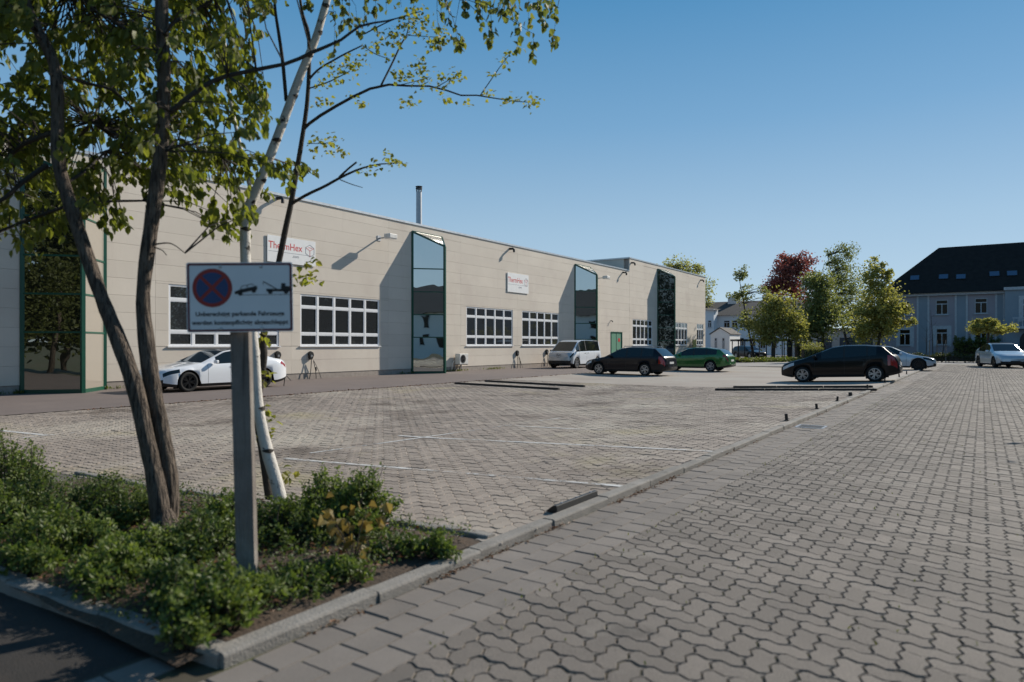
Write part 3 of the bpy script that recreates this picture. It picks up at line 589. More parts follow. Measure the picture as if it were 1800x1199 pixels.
# ------------------------------------------------------------------ cars
def interp(pts, x):
    return float(np.interp(x, [p[0] for p in pts], [p[1] for p in pts]))
def smooth_interp(pts, x, h=.06):
    return sum(interp(pts, x+k*h/2) for k in (-2, -1, 0, 1, 2))/5
WHEELS = {}
def wheel_meshes(r, w, style):
    key = (r, w, style)
    if key in WHEELS: return WHEELS[key]
    t = MB(); rr = r*.68; RY = Matrix.Rotation(R(90), 4, 'X')
    t.lathe([(rr, -w*.42), (rr+.02, -w/2), (r-.035, -w/2), (r-.008, -w*.40), (r, -w*.2), (r, w*.2), (r-.008, w*.40), (r-.035, w/2), (rr+.02, w/2), (rr, w*.42)], 32, RY)
    tm = bpy.data.meshes.new('tyre'); tm.from_pydata(t.v, [], t.f); tm.polygons.foreach_set('use_smooth', [True]*len(tm.polygons)); tm.materials.append(MATS['tyre'])
    m = MB(); m.lathe([(rr+.004, w*.45), (rr-.02, w*.46), (rr-.03, w*.30), (rr-.035, -w*.3)], 28, RY); m.lathe([(.0, w*.40), (.05, w*.40), (.07, w*.30)], 14, RY)
    n = 5; 
    for k in range(n):
        for s_ in (-.16, .16):
            a = 2*math.pi*k/n; b = a+s_*1.3; c = a+s_*.7
            p = Vector((.045*math.cos(c), -w*.37, .045*math.sin(c))); q = Vector((rr*.965*math.cos(b), -w*.40, rr*.965*math.sin(b))); m.bar(p, q, .038, .03, up=(0, 1, 0))
    rm = bpy.data.meshes.new('rim'); rm.from_pydata(m.v, [], m.f); rm.materials.append(MATS['rim_'+style])
    d = MB(); d.lathe([(0, w*.05), (rr*.7, w*.05)], 20, RY); d.lathe([(rr*.7, -w*.05), (rr*.97, -w*.05)], 20, RY); d.lathe([(0, -w*.02), (rr*.97, -w*.02)], 20, RY)
    dm = bpy.data.meshes.new('brake_disc'); dm.from_pydata(d.v, [], d.f); dm.materials.append(MATS['dark_metal'])
    WHEELS[key] = (tm, rm, dm); return WHEELS[key]
def car(name, label, S, loc, head):
    L, W, H, wb, fo, wr = S['L'], S['W'], S['H'], S['wb'], S['fo'], S['wr']
    t = thing(name, label, S.get('cat', 'car'), loc, S.get('group'), math.atan2(head[1], head[0]), local=True)
    top, belt = S['top'], S['belt']; ws, rw = S['ws'], S['rw']; sw = S['sw']
    xw = (fo, fo+wb); ra = wr+.055; zs0 = S.get('sill', .20)
    xs = set(np.linspace(0, L, int(L/.05)))
    for v_ in (*ws, *rw, *[q for p in sw for q in p], *S['hl'][:2], *S['tl'][:2], .02, .06, .1, .15, .22, L-.02, L-.06, L-.1, L-.15, L-.22): xs.add(v_)
    for c in xw:
        for k in range(-14, 15): xs.add(c+ra*math.sin(k/14*math.pi/2))
    for d in S['doors']: xs |= {d-.006, d+.006}
    xs = sorted(x for x in xs if 0 <= x <= L); X = [xs[0]]
    for x in xs[1:]:
        if x-X[-1] > .004: X.append(x)
    X[-1] = L
    rows = []
    for x in X:
        e0 = min(1, x/.75); e1 = min(1, (L-x)/.6)
        pl = (1-S.get('nose', .26)*(1-e0)**2.4)*(1-.17*(1-e1)**2.4)
        w = W/2*pl; zt = smooth_interp(top, x) if .03 < x < L-.03 else interp(top, x); zb = min(smooth_interp(belt, x), zt-.035)
        z0 = zs0+.10*max(0, 1-x/.55)**1.5+.12*max(0, 1-(L-x)/.6)**1.5
        gh = max(0, zt-zb-.05); wtop = w*(.935)-gh*S.get('tumble', .36)
        zz = [z0, z0+.10, z0+.5*(zb-z0), zb-.12, zb, zt-.045 if gh > .05 else zb+.4*(zt-zb), zt-.012, zt-.002, zt]
        yy = [w*.93, w*.985, w, w*.985, w*.945, wtop, wtop*.88, wtop*.5, 0]
        for c in xw:
            if abs(x-c) <= ra:
                za = wr+math.sqrt(max(0, ra*ra-(x-c)**2))
                for k in range(5):
                    if zz[k] < za+.008*k: zz[k] = min(za+.008*k, zt-.02) ; yy[k] = max(yy[k], W/2*pl*.985)
        rows.append(([(L/2-x, y_, z_) for y_, z_ in zip(yy, zz)]))
    parts = {}
    def put(key, quad):
        q_ = [Vector(p) for p in quad]; c_ = sum(q_, Vector())/len(q_); n_ = (q_[2]-q_[0]).cross(q_[3]-q_[1])
        o_ = c_-Vector((min(max(c_.x, -L*.3), L*.3), 0, .55 if key != 'underbody' else 3))
        if n_.dot(o_) < 0: quad = quad[::-1]
        parts.setdefault(key, MB()).add(quad, [tuple(range(len(quad)))])
    n = len(X)
    for i in range(n-1):
        xm = (X[i]+X[i+1])/2; a, b = rows[i], rows[i+1]
        gl_ = None
        for (p, q) in sw:
            if p < xm < q: gl_ = 1
        door = any(abs(xm-d) < .006 for d in S['doors'])
        arch = any(abs(xm-c) < ra for c in xw)
        for k in range(8):
            key = 'body'
            if k == 0 and not arch: key = 'sill_trim' if S.get('trim', 1) else 'body'
            if door and 0 < k < 4: key = 'door_seam'
            if k == 4 and ws[0] < xm < rw[1]:
                if gl_: key = 'side_window'
                elif S.get('blackpillar') and sw[0][0] < xm < sw[-1][1]: key = 'pillar_trim'
            if k >= 5:
                if ws[0] < xm < ws[1] and k >= 6: key = 'windscreen'
                elif rw[0] < xm < rw[1] and k >= 6: key = 'rear_window'
                elif ws[1] <= xm <= rw[0] and S.get('roof') and k >= 6: key = 'roof_panel'
            hl = S['hl']; tl = S['tl']
            if hl[0] < xm < hl[1] and hl[2] <= k < hl[3]: key = 'headlight'
            if tl[0] < xm < tl[1] and tl[2] <= k < tl[3]: key = 'taillight'
            if xm < .12 and k <= S.get('grille', 1): key = 'grille'
            if S.get('nosecol') and xm < S['nosecol'] and key == 'body': key = 'nose_panel'
            for s_ in (1, -1):
                q = [(a[k][0], a[k][1]*s_, a[k][2]), (b[k][0], b[k][1]*s_, b[k][2]), (b[k+1][0], b[k+1][1]*s_, b[k+1][2]), (a[k+1][0], a[k+1][1]*s_, a[k+1][2])]
                if s_ > 0: q = q[::-1]
                put(key if key not in ('side_window', 'headlight', 'taillight') else key+('L' if s_ > 0 else 'R'), q)
        under = [(a[0][0], a[0][1]-.01, a[0][2]), (a[0][0], -a[0][1]+.01, a[0][2]), (b[0][0], -b[0][1]+.01, b[0][2]), (b[0][0], b[0][1]-.01, b[0][2])]
        put('underbody', under)
    for r_, fl in ((rows[0], 0), (rows[-1], 1)):
        for k in range(8):
            key = ('grille' if (k <= S.get('grille', 1)) else 'body') if not fl else ('rear_window' if (S.get('flatrear') and k >= 4) else ('sill_trim' if k < 1 else 'body'))
            if not fl and S.get('nosecol') and key == 'body': key = 'nose_panel'
            q = [(r_[k][0], r_[k][1], r_[k][2]), (r_[k][0], -r_[k][1], r_[k][2]), (r_[k+1][0], -r_[k+1][1], r_[k+1][2]), (r_[k+1][0], r_[k+1][1], r_[k+1][2])]
            put(key, q if not fl else q[::-1])
    col = S['col']; mm = {'body': col, 'sill_trim': 'trim', 'door_seam': 'trim', 'side_windowL': 'car_glass', 'side_windowR': 'car_glass', 'pillar_trim': 'trim', 'windscreen': 'car_glass', 'rear_window': 'car_glass', 'roof_panel': S.get('roof') or col, 'headlightL': S.get('hlm', 'lamp'), 'headlightR': S.get('hlm', 'lamp'), 'taillightL': 'tail', 'taillightR': 'tail', 'grille': S.get('grillem', 'trim'), 'nose_panel': S.get('nosem', col), 'underbody': 'sign_black'}
    body = None
    order = ['body']+[k for k in parts if k != 'body']
    for key in order:
        mb = parts[key]; me = bpy.data.meshes.new(key); import bmesh
        nm = key[:-1] if key[-1] in 'LR' and key[:-1] in ('side_window', 'headlight', 'taillight') else key
        me.from_pydata(mb.v, [], mb.f); bm = bmesh.new(); bm.from_mesh(me); bmesh.ops.remove_doubles(bm, verts=bm.verts, dist=.0005); bm.to_mesh(me); bm.free()
        me.polygons.foreach_set('use_smooth', [True]*len(me.polygons)); o = link(nm, me, mm[key], t)
        if key == 'body': body = o
    # inner wheel wells
    for c in xw:
        for s_ in (-1, 1): MB().box(L/2-c-ra+.02, L/2-c+ra-.02, s_*(W/2-.32)-.01, s_*(W/2-.32)+.01, .12, wr+ra-.0).build('wheel_well', 'sign_black', t)
    tm, rm, dm = wheel_meshes(wr, S.get('tw', .225), S.get('rim', 'silver'))
    for c in xw:
        for s_ in (-1, 1):
            o = link('wheel', tm, None, t); o.location = (L/2-c, s_*(W/2-.135), wr); o.rotation_euler = (0, rnd.uniform(0, 1), 0 if s_ < 0 else math.pi)
            for me in (rm, dm): link(me.name.split('.')[0], me, None, o)
    # mirrors, handles, plates
    mx_ = L/2-ws[0]-.42; mz = smooth_interp(belt, ws[0]+.42)+.07
    for s_ in (-1, 1):
        MB().box(mx_-.06, mx_+.06, s_*(W/2-.02)-.0+(0 if s_ > 0 else -.18), s_*(W/2-.02)+(.18 if s_ > 0 else 0), mz-.05, mz+.07).build('mirror', S.get('mirror', col), t, bevel=.03)
        for d in S['handles']:
            zb_ = smooth_interp(belt, d)-.13; MB().box(L/2-d-.09, L/2-d+.09, s_*(W/2*.985)-.012, s_*(W/2*.985)+.016, zb_-.014, zb_+.014).build('door_handle', col if not S.get('dh') else S['dh'], t, bevel=.006)
    MB().box(-L/2-.012, -L/2+.02, -.26, .26, S.get('pz', .62), S.get('pz', .62)+.11).build('number_plate', 'plate', t)
    MB().box(L/2-.02, L/2+.012, -.26, .26, .36, .47).build('number_plate', 'plate' if not S.get('darkplate') else 'trim', t)
    return t
sal = dict(L=4.98, W=1.95, H=1.445, wb=2.96, fo=.93, wr=.345, col='car_white', rim='black', roof='car_black', top=[(0, .62), (.03, .71), (.12, .77), (.4, .83), (.95, .91), (1.45, .985), (2.35, 1.385), (2.8, 1.445), (3.3, 1.41), (4.45, 1.10), (4.8, 1.06), (4.95, .98), (4.98, .85)],
    belt=[(0, .58), (.3, .73), (1.3, .90), (2.2, .94), (3.4, .965), (4.3, 1.0), (4.7, .98), (4.98, .8)], ws=(1.45, 2.4), rw=(3.45, 4.45), sw=[(1.95, 2.78), (2.84, 3.6), (3.63, 4.0)], blackpillar=1, hl=(.12, .62, 3, 4), hlm='car_glass', tl=(4.62, 4.93, 3, 4), doors=[1.62, 2.81, 3.72], handles=[2.55, 3.5], grille=1, mirror='car_white', dh='galvanised', sill=.17)
fw = gl(338.6, 688.5)
car('white_saloon', 'white electric saloon with black wheels parked at the wall, charging', sal, (-22.8, 14.6, Z0), (0, -1))
van = dict(L=4.71, W=1.98, H=1.94, wb=2.99, fo=.82, wr=.36, col='car_white', cat='van', rim='silver', top=[(0, .80), (.03, .98), (.12, 1.06), (.42, 1.16), (1.28, 1.80), (1.7, 1.915), (2.5, 1.94), (4.2, 1.90), (4.5, 1.82), (4.62, 1.45), (4.71, 1.1)],
    belt=[(0, .78), (.4, 1.08), (1.2, 1.14), (2.5, 1.16), (4.4, 1.17), (4.71, 1.0)], ws=(.42, 1.32), rw=(4.46, 4.62), sw=[(.75, 1.25), (1.33, 2.15), (2.22, 4.25)], blackpillar=1, tumble=.2, hl=(.04, .42, 3, 4), hlm='car_glass', tl=(4.5, 4.7, 2, 4), doors=[1.15, 2.18, 3.3], handles=[1.98, 2.38], grille=1, nosecol=.30, nosem='van_silver', grillem='trim', mirror='trim', dh='trim', nose=.16, darkplate=1)
v_ = car('white_van', 'white people carrier van with silver nose parked by the wall facing us', van, (-22.9, 42.1, Z0), (0, -1))
me = MB(); 
for a, b in (((-.11, .95), (0, .82)), ((0, .82), (.11, .95))): me.bar((2.362, a[0], a[1]), (2.362, b[0], b[1]), .03, .02, up=(1, 0, 0))
me.lathe([(.15, 0), (.165, 0), (.165, .01)], 24, Matrix.Translation((2.358, 0, .89)) @ Matrix.Rotation(R(90), 4, 'Y')); me.build('emblem', 'trim', v_)
wag = dict(L=4.77, W=1.83, H=1.5, wb=2.71, fo=.93, wr=.325, col='car_navy', top=[(0, .60), (.03, .70), (.14, .77), (.4, .83), (1.25, .985), (2.15, 1.43), (2.6, 1.495), (3.4, 1.49), (4.15, 1.43), (4.62, 1.02), (4.74, .95), (4.77, .62)],
    belt=[(0, .58), (.4, .74), (1.3, .93), (2.5, .98), (4.2, 1.03), (4.6, 1.0), (4.77, .6)], ws=(1.25, 2.2), rw=(4.17, 4.62), sw=[(1.78, 2.55), (2.62, 3.4), (3.47, 4.1)], blackpillar=1, hl=(.10, .48, 3, 4), tl=(4.42, 4.74, 2, 4), doors=[1.5, 2.58, 3.5], handles=[2.38, 3.3], grille=2)
p = gl(1055, 656); q = gl(1130, 661.3)
wo = car('dark_estate', 'very dark blue estate car with roof rails, tail towards the road', wag, (-15.3, 34.3, float(lz(-15.3, 34.3))), (-1, .04))
for s_ in (-1, 1): MB().tube([(.1, s_*.56, 1.46), (.05, s_*.56, 1.535), (-1.55, s_*.55, 1.52), (-1.65, s_*.55, 1.44)], .018, 6).build('roof_rail', 'galvanised', wo)
grn = dict(wag); grn.update(L=4.65, H=1.47, wb=2.70, fo=.88, col='car_green', top=[(0, .58), (.03, .68), (.14, .76), (.4, .82), (1.2, .97), (2.1, 1.40), (2.6, 1.47), (3.3, 1.46), (4.1, 1.36), (4.5, 1.02), (4.62, .95), (4.65, .6)], belt=[(0, .56), (.4, .74), (1.3, .93), (2.5, .98), (4.2, 1.05), (4.5, 1.0), (4.65, .6)], ws=(1.2, 2.15), rw=(4.1, 4.5), sw=[(1.75, 2.5), (2.57, 3.3), (3.36, 3.95)], tl=(4.32, 4.62, 3, 4), doors=[1.45, 2.53, 3.45], handles=[2.33, 3.25], roof='car_black')
car('green_estate', 'dark green estate car parked beyond the dark estate', grn, (-14.25, 41.7, float(lz(-14.2, 41.7))), (-1, .0))
hat = dict(L=4.36, W=1.82, H=1.48, wb=2.65, fo=.87, wr=.32, col='car_black', top=[(0, .62), (.03, .72), (.14, .80), (.4, .87), (.95, 1.0), (2.0, 1.42), (2.45, 1.485), (3.2, 1.47), (3.8, 1.40), (4.15, 1.05), (4.3, .96), (4.36, .6)],
    belt=[(0, .6), (.4, .78), (1.0, .94), (2.5, .99), (3.8, 1.06), (4.15, 1.03), (4.36, .6)], ws=(.95, 2.05), rw=(3.82, 4.15), sw=[(1.6, 2.42), (2.48, 3.25), (3.30, 3.6)], blackpillar=1, hl=(.08, .55, 3, 4), tl=(3.98, 4.30, 2, 4), doors=[1.35, 2.45, 3.35], handles=[2.25, 3.15], grille=2)
zf, zr = float(lz(-5.77, 30.1)), float(lz(-3.12, 30.1))
ho = car('black_hatchback', 'black hatchback parked nose-in near the kerb behind the timber rails', hat, (-4.42, 30.95, (zf+zr)/2), (-1, 0)); ho.rotation_euler = (0, 0, math.pi); ho.rotation_euler[1] = math.atan2(zr-zf, 2.65)
ho.rotation_euler = Matrix.Rotation(math.pi, 3, 'Z').to_euler(); ho.rotation_euler.y = math.atan2(zr-zf, 2.65)
sil = dict(sal); sil.update(L=4.69, W=1.85, H=1.44, wb=2.875, fo=.84, col='car_silver', roof='car_black', top=[(0, .55), (.03, .64), (.12, .71), (.4, .79), (.95, .88), (1.3, .96), (2.2, 1.385), (2.6, 1.44), (3.1, 1.41), (4.15, 1.12), (4.5, 1.08), (4.66, .98), (4.69, .85)], ws=(1.3, 2.25), rw=(3.25, 4.15), sw=[(1.75, 2.5), (2.56, 3.3), (3.33, 3.7)], doors=[1.45, 2.53, 3.45], handles=[2.3, 3.2], tl=(4.35, 4.65, 3, 4))
so_ = car('silver_saloon', 'pale silver saloon half hidden behind the black hatchback, nose to the road', sil, (-3.95, 46.0, .0), (1, .02))
suv = dict(sal); suv.update(L=4.75, W=1.92, H=1.62, wb=2.89, fo=.86, wr=.36, col='car_silver', roof='car_black', cat='car', top=[(0, .62), (.03, .72), (.12, .80), (.4, .90), (.95, 1.0), (1.3, 1.08), (2.15, 1.53), (2.6, 1.62), (3.2, 1.58), (4.2, 1.22), (4.55, 1.16), (4.7, 1.05), (4.75, .85)], belt=[(0, .6), (.3, .78), (1.3, .98), (2.2, 1.03), (3.4, 1.07), (4.3, 1.1), (4.75, .85)], ws=(1.3, 2.2), rw=(3.35, 4.2), sw=[(1.75, 2.5), (2.56, 3.3), (3.33, 3.8)], doors=[1.45, 2.53, 3.45], handles=[2.3, 3.2], tl=(4.4, 4.7, 3, 4), hl=(.10, .5, 3, 4), hlm='lamp', darkplate=1)
car('silver_crossover', 'pale silver crossover standing at the far end of the road, facing us', suv, (1.75, 55.8, -.005), (.27, -.96))
fr_ = dict(wag); fr_.update(col='car_navy'); 
p = at(1316, 628, 80); car('distant_car', 'dark car parked far off beyond the bicycle shelter', fr_, (p.x, p.y, -.12), (.75, -.66))
# ------------------------------------------------------------------ no-parking sign on its post
pb_ = Vector((-3.58, 2.50, .05)); t = thing('tow_away_sign', 'white tow-away sign with round no-stopping symbol on a grey wooden post', 'sign', pb_)
dS = (pb_-CAM); dS.z = 0; depth = -pb_.x*SP+pb_.y*CP
top_ = at(424, 590, depth-.02); base_ = at(436, 1012, depth); base_.z = .0
rx = Vector((CP, SP, 0)); fw_ = Vector((-SP, CP, 0))
yaw = R(9); px_ = (rx*math.cos(yaw)+fw_*math.sin(yaw)); 
ax = (top_-base_).normalized(); yv = ax.cross(px_).normalized(); xv = yv.cross(ax).normalized()
M = Matrix((xv, yv, ax)).transposed().to_4x4(); M.translation = base_
Lp = (top_-base_).length
hw = .053
MB().box(-hw, hw, -.048, .048, .12, Lp+.12, M).build('post', 'wood_post', t, bevel=.005)
MB().box(-hw-.004, hw+.004, -.052, .052, -.05, .14, M).build('post_shoe', 'galvanised', t, bevel=.003)
ct = at(422, 522.5, depth-.10)
sx = (rx*math.cos(R(5))+fw_*math.sin(R(5))).normalized(); tilt = R(.9); su = Vector((0, 0, 1)); sx2 = (sx*math.cos(tilt)+su*math.sin(tilt)).normalized(); su2 = (su*math.cos(tilt)-sx*math.sin(tilt)-0*fw_); su2 = (su2-sx2*su2.dot(sx2)).normalized()
SW, SH = .60, .405
SM = frame(ct, sx2, su2)      # local z points to the viewer
def P2(x, y, z=0): return SM @ Vector((x, y, z))
def rrect(w, h, r, n=5):
    out = []
    for cx, cy, a0 in ((w/2-r, h/2-r, 0), (-w/2+r, h/2-r, 90), (-w/2+r, -h/2+r, 180), (w/2-r, -h/2+r, 270)):
        for k in range(n+1): a = R(a0+90*k/n); out.append((cx+r*math.cos(a), cy+r*math.sin(a)))
    return out
def plateM(z): return SM @ Matrix.Translation((0, 0, z))
bd = MB().extrude(rrect(SW, SH, .012), plateM(-.004), .004).build('board', 'sign_white', t)
def ringpoly(outer, inner, z, name, mat):
    n = len(outer); m = MB(); m.add([P2(*p, z) for p in outer]+[P2(*p, z) for p in inner], [(k, (k+1) % n, n+(k+1) % n, n+k) for k in range(n)]); return m.build(name, mat, bd)
ringpoly(rrect(SW-.010, SH-.010, .012), rrect(SW-.034, SH-.034, .008), .0012, 'border', 'sign_border')
ccx, ccy, rr = -.155, .055, .112
def disc(r, n=40): return [(ccx+r*math.cos(2*math.pi*k/n), ccy+r*math.sin(2*math.pi*k/n)) for k in range(n)]
MB().extrude(disc(rr), plateM(.0008), .0006).build('symbol', 'sign_red', bd)
m = MB()
for q in range(4):     # four blue sectors
    a0 = R(45+90*q); r2 = rr*.80; w = .010; off = Vector((math.cos(a0+R(45)), math.sin(a0+R(45))))*w*1.42
    n = 12; pts = [(ccx+off.x, ccy+off.y)]
    for k in range(n+1):
        a = a0+R(5.6)+(R(90)-2*R(5.6))*k/n; pts.append((ccx+r2*math.cos(a), ccy+r2*math.sin(a)))
    m = MB().add([P2(x, y, .0024) for x, y in pts], [tuple(range(len(pts)))]); m.build('symbol', 'sign_blue', bd)
def pict(polys, name):
    m = MB()
    for p in polys: m.add([P2(x, y, .0016) for x, y in p], [tuple(range(len(p)))])
    return m.build(name, 'sign_black', bd)
def circ(x, y, r, n=14): return [(x+r*math.cos(2*math.pi*k/n), y+r*math.sin(2*math.pi*k/n)) for k in range(n)]
# towed car (nose down at the left, tail lifted) and tow truck
def rotp(pts, c, a): return [(c[0]+(x-c[0])*math.cos(a)-(y-c[1])*math.sin(a), c[1]+(x-c[0])*math.sin(a)+(y-c[1])*math.cos(a)) for x, y in pts]
cc = (.035, .035); ca = R(12)
pict([rotp([(-.03, .03), (.10, .03), (.102, .052), (.005, .052), (-.03, .046)], cc, ca), rotp([(.004, .052), (.016, .070), (.019, .070), (.009, .052)], cc, ca), rotp([(.016, .067), (.075, .067), (.075, .070), (.016, .070)], cc, ca), rotp([(.075, .070), (.095, .052), (.091, .052), (.072, .067)], cc, ca), rotp([(.046, .052), (.050, .052), (.050, .068), (.046, .068)], cc, ca), rotp(circ(.0, .028, .013), cc, ca), rotp(circ(.078, .028, .013), cc, ca)], 'pictogram')
pict([[(.150, .032), (.285, .032), (.287, .044), (.150, .048)], [(.232, .044), (.262, .044), (.258, .080), (.236, .080)], [(.258, .044), (.287, .044), (.283, .060), (.258, .064)], [(.205, .045), (.212, .047), (.135, .092), (.131, .088)], [(.131, .090), (.134, .090), (.134, .070), (.131, .070)], circ(.172, .031, .014), circ(.262, .031, .014)], 'pictogram')
pict([[(.0, .012), (.29, .012), (.29, .0145), (.0, .0145)]], 'pictogram')
place_text('lettering', 'Unberechtigt parkende Fahrzeuge', .036, 'sign_black', bd, SM @ Matrix.Translation((-.252, -.108, .0012)), width=.50, bold=.0007)
place_text('lettering', 'werden kostenpflichtig abgeschleppt', .036, 'sign_black', bd, SM @ Matrix.Translation((-.272, -.158, .0012)), width=.545, bold=.0007)
for x, y in ((-.11, .178), (.12, .178), (-.11, -.183), (.12, -.183)): MB().lathe([(0, .006), (.009, .004), (.011, 0)], 10, plateM(.0) @ Matrix.Translation((x, y, 0))).build('screw', 'alu', t)
for y in (.13, -.12): MB().box(-.2, .2, y-.018, y+.018, -.035, -.005, SM).build('clamp_rail', 'alu', t)

# ------------------------------------------------------------------ vegetation
def spline(P, n):
    P = [Vector(p) for p in P]; out = []
    for i in range(n+1):
        s_ = i/n*(len(P)-1); k = min(int(s_), len(P)-2); f = s_-k; p0 = P[max(k-1, 0)]; p1, p2 = P[k], P[k+1]; p3 = P[min(k+2, len(P)-1)]
        out.append(.5*((2*p1)+(p2-p0)*f+(2*p0-5*p1+4*p2-p3)*f*f+(3*p1-p0-3*p2+p3)*f**3))
    return out
def limb(pix, d, name, mat, parent, n=26, sides=10, wob=.0):
    """pix: (u, v, diameter px[, depth offset]) -> a real tapered limb at depth d"""
    P = [at(q[0], q[1], d+(q[3] if len(q) > 3 else 0)) for q in pix]; rr_ = [.72*q[2]/2/1200*(d+(q[3] if len(q) > 3 else 0)) for q in pix]
    c = spline(P, n); r_ = np.interp(np.linspace(0, len(pix)-1, n+1), range(len(pix)), rr_)
    m = MB(); m.tube(c, [x*(1+rnd.uniform(-wob, wob)) for x in r_], sides); m.build(name, mat, parent, smooth=True); return c
def inpoly(u, v, P):
    c = False; j = len(P)-1
    for i in range(len(P)):
        if (P[i][1] > v) != (P[j][1] > v) and u < (P[j][0]-P[i][0])*(v-P[i][1])/(P[j][1]-P[i][1])+P[i][0]: c = not c
        j = i
    return c
def near_leaves(parent, P, A, N, S, mat, near, wid, stuffname='foliage', fold=.18):
    P = np.array(P); A = unit(np.array(A)); N = np.array(N); S = np.array(S)
    dep = -P[:, 0]*SP+P[:, 1]*CP; u = 900+1200*(P[:, 0]*CP+P[:, 1]*SP)/dep; v = 606-1200*(P[:, 2]-CH)/dep
    score = dep/S+np.where((u > -20) & (u < 1820) & (v > -20), 0, 1e4); order = np.argsort(score); idx = order[:near]; rest = order[near:]
    if near:
        V, F = leaf_np([(0, 0, 0)], [(0, 1, 0)], [(0, 0, 1)], [1.], wid, fold); lm = npmesh('leaf', V, F); lm.materials.append(MATS[mat])
        for i in idx:
            a = Vector(A[i]); x = a.cross(Vector(N[i])).normalized(); z = x.cross(a); M = Matrix((x, a, z)).transposed().to_4x4()
            o = bpy.data.objects.new('leaf', lm); COL.objects.link(o); o.parent = parent; o.matrix_local = Matrix.Translation(Vector(P[i])-ORG[parent]) @ M @ Matrix.Scale(float(S[i]), 4)
    V, F = leaf_np(P[rest]-np.array(ORG[parent]), A[rest], N[rest], S[rest], wid, fold); o = link(stuffname, npmesh(stuffname, V, F), mat, parent); o['kind'] = 'stuff'; return o
# --- two-stemmed broadleaf tree in the bed
DT = 5.25
b0 = at(288, 925, DT); b0.z = .03
tA = thing('two_stemmed_tree', 'broadleaf tree with two brown leaning stems in the planting bed', 'tree', b0)
stemL = limb([(286, 945, 52), (276, 860, 42), (256, 765, 36), (237, 680, 39), (208, 597, 38), (175, 513, 31), (130, 380, 32), (103, 283, 29), (101, 167, 28), (94, 110, 26), (65, 50, 25), (44, 0, 24), (10, -130, 20), (-30, -330, 14), (-60, -520, 7)], DT, 'trunk', 'bark', tA, n=60, sides=14, wob=.05)
stemR = limb([(292, 945, 50), (298, 860, 44), (285, 763, 38), (268, 680, 38), (257, 597, 36), (252, 513, 32), (268, 380, 33), (283, 267, 32), (288, 133, 31), (284, 0, 30), (285, -150, 24), (300, -340, 16), (310, -520, 8)], DT+.12, 'trunk', 'bark', tA, n=60, sides=14, wob=.05)
mroot = MB(); mroot.lathe([(.21, -.04), (.145, .04), (.10, .12), (.05, .22)], 16, Matrix.Translation((b0.x, b0.y, b0.z-.02))); mroot.build('root_flare', 'bark', tA, smooth=True)
brs = []
for q in ([(300, 197, 13), (350, 157, 12, .1), (400, 133, 11, .2), (500, 113, 9, .35), (547, 93, 9, .4), (600, 70, 7, .5), (633, 46, 6, .5), (679, 37, 4, .6), (715, 28, 2, .6)],
          [(83, 290, 14), (40, 320, 12, -.1), (0, 353, 10, -.2), (-80, 385, 7, -.3)], [(88, 235, 12), (40, 255, 10, .3), (0, 287, 9, .4), (-70, 320, 6, .5)], [(110, 365, 9), (60, 383, 8, .2), (10, 402, 6, .3), (-50, 430, 3, .4)],
          [(108, 133, 9), (160, 148, 8, .3), (200, 160, 7, .4), (240, 200, 5, .5), (268, 235, 4, .6), (278, 280, 2, .6)], [(122, 318, 9), (150, 300, 7, .4), (187, 265, 5, .8)], [(140, 365, 8), (180, 355, 7, .3), (250, 353, 5, .6)], [(268, 250, 8), (235, 248, 7, .4), (195, 232, 5, .7), (160, 215, 3, .9)],
          [(293, 265, 7), (315, 245, 5, .3), (350, 262, 3, .5), (390, 275, 2, .6)], [(290, 60, 12), (305, 40, 9, .2), (340, 20, 7, .4), (420, -30, 5, .6)], [(283, 90, 9), (220, 50, 7, .4), (170, 20, 5, .7), (120, -20, 3, 1)], [(285, -60, 12), (360, -140, 9, .5), (450, -200, 6, .9), (520, -240, 3, 1.2)], [(30, -80, 12), (-80, -140, 8, .4), (-180, -180, 5, .8)], [(286, -100, 10), (200, -200, 7, .5), (120, -260, 4, .8)],
          [(270, 430, 5), (300, 428, 3, .1), (325, 445, 1.6, .15)], [(272, 435, 4), (285, 440, 2.4, .1), (293, 449, 1.5, .1)]):
    brs.append(limb(q, DT+.05, 'branch', 'bark_dark', tA, n=16, sides=7))
nodes_ = [p for b in brs for p in b]+stemL[30:]+stemR[34:]
polyA = [(-260, -420), (470, -420), (500, -60), (450, 60), (462, 140), (480, 215), (530, 285), (553, 318), (520, 335), (480, 365), (470, 405), (440, 430), (395, 425), (365, 405), (350, 380), (290, 385), (243, 385), (238, 425), (205, 452), (185, 400), (110, 395), (85, 440), (40, 450), (0, 440), (-260, 430)]
pA, aA, nA, sA = [], [], [], []; tw = MB(); rl = random.Random(3)
def gap(u, v): return math.sin(u*.021+1.3)*math.cos(v*.026-.4)+.6*math.sin(u*.043+v*.037)+.3*math.cos(u*.09-v*.07)
nc = 0
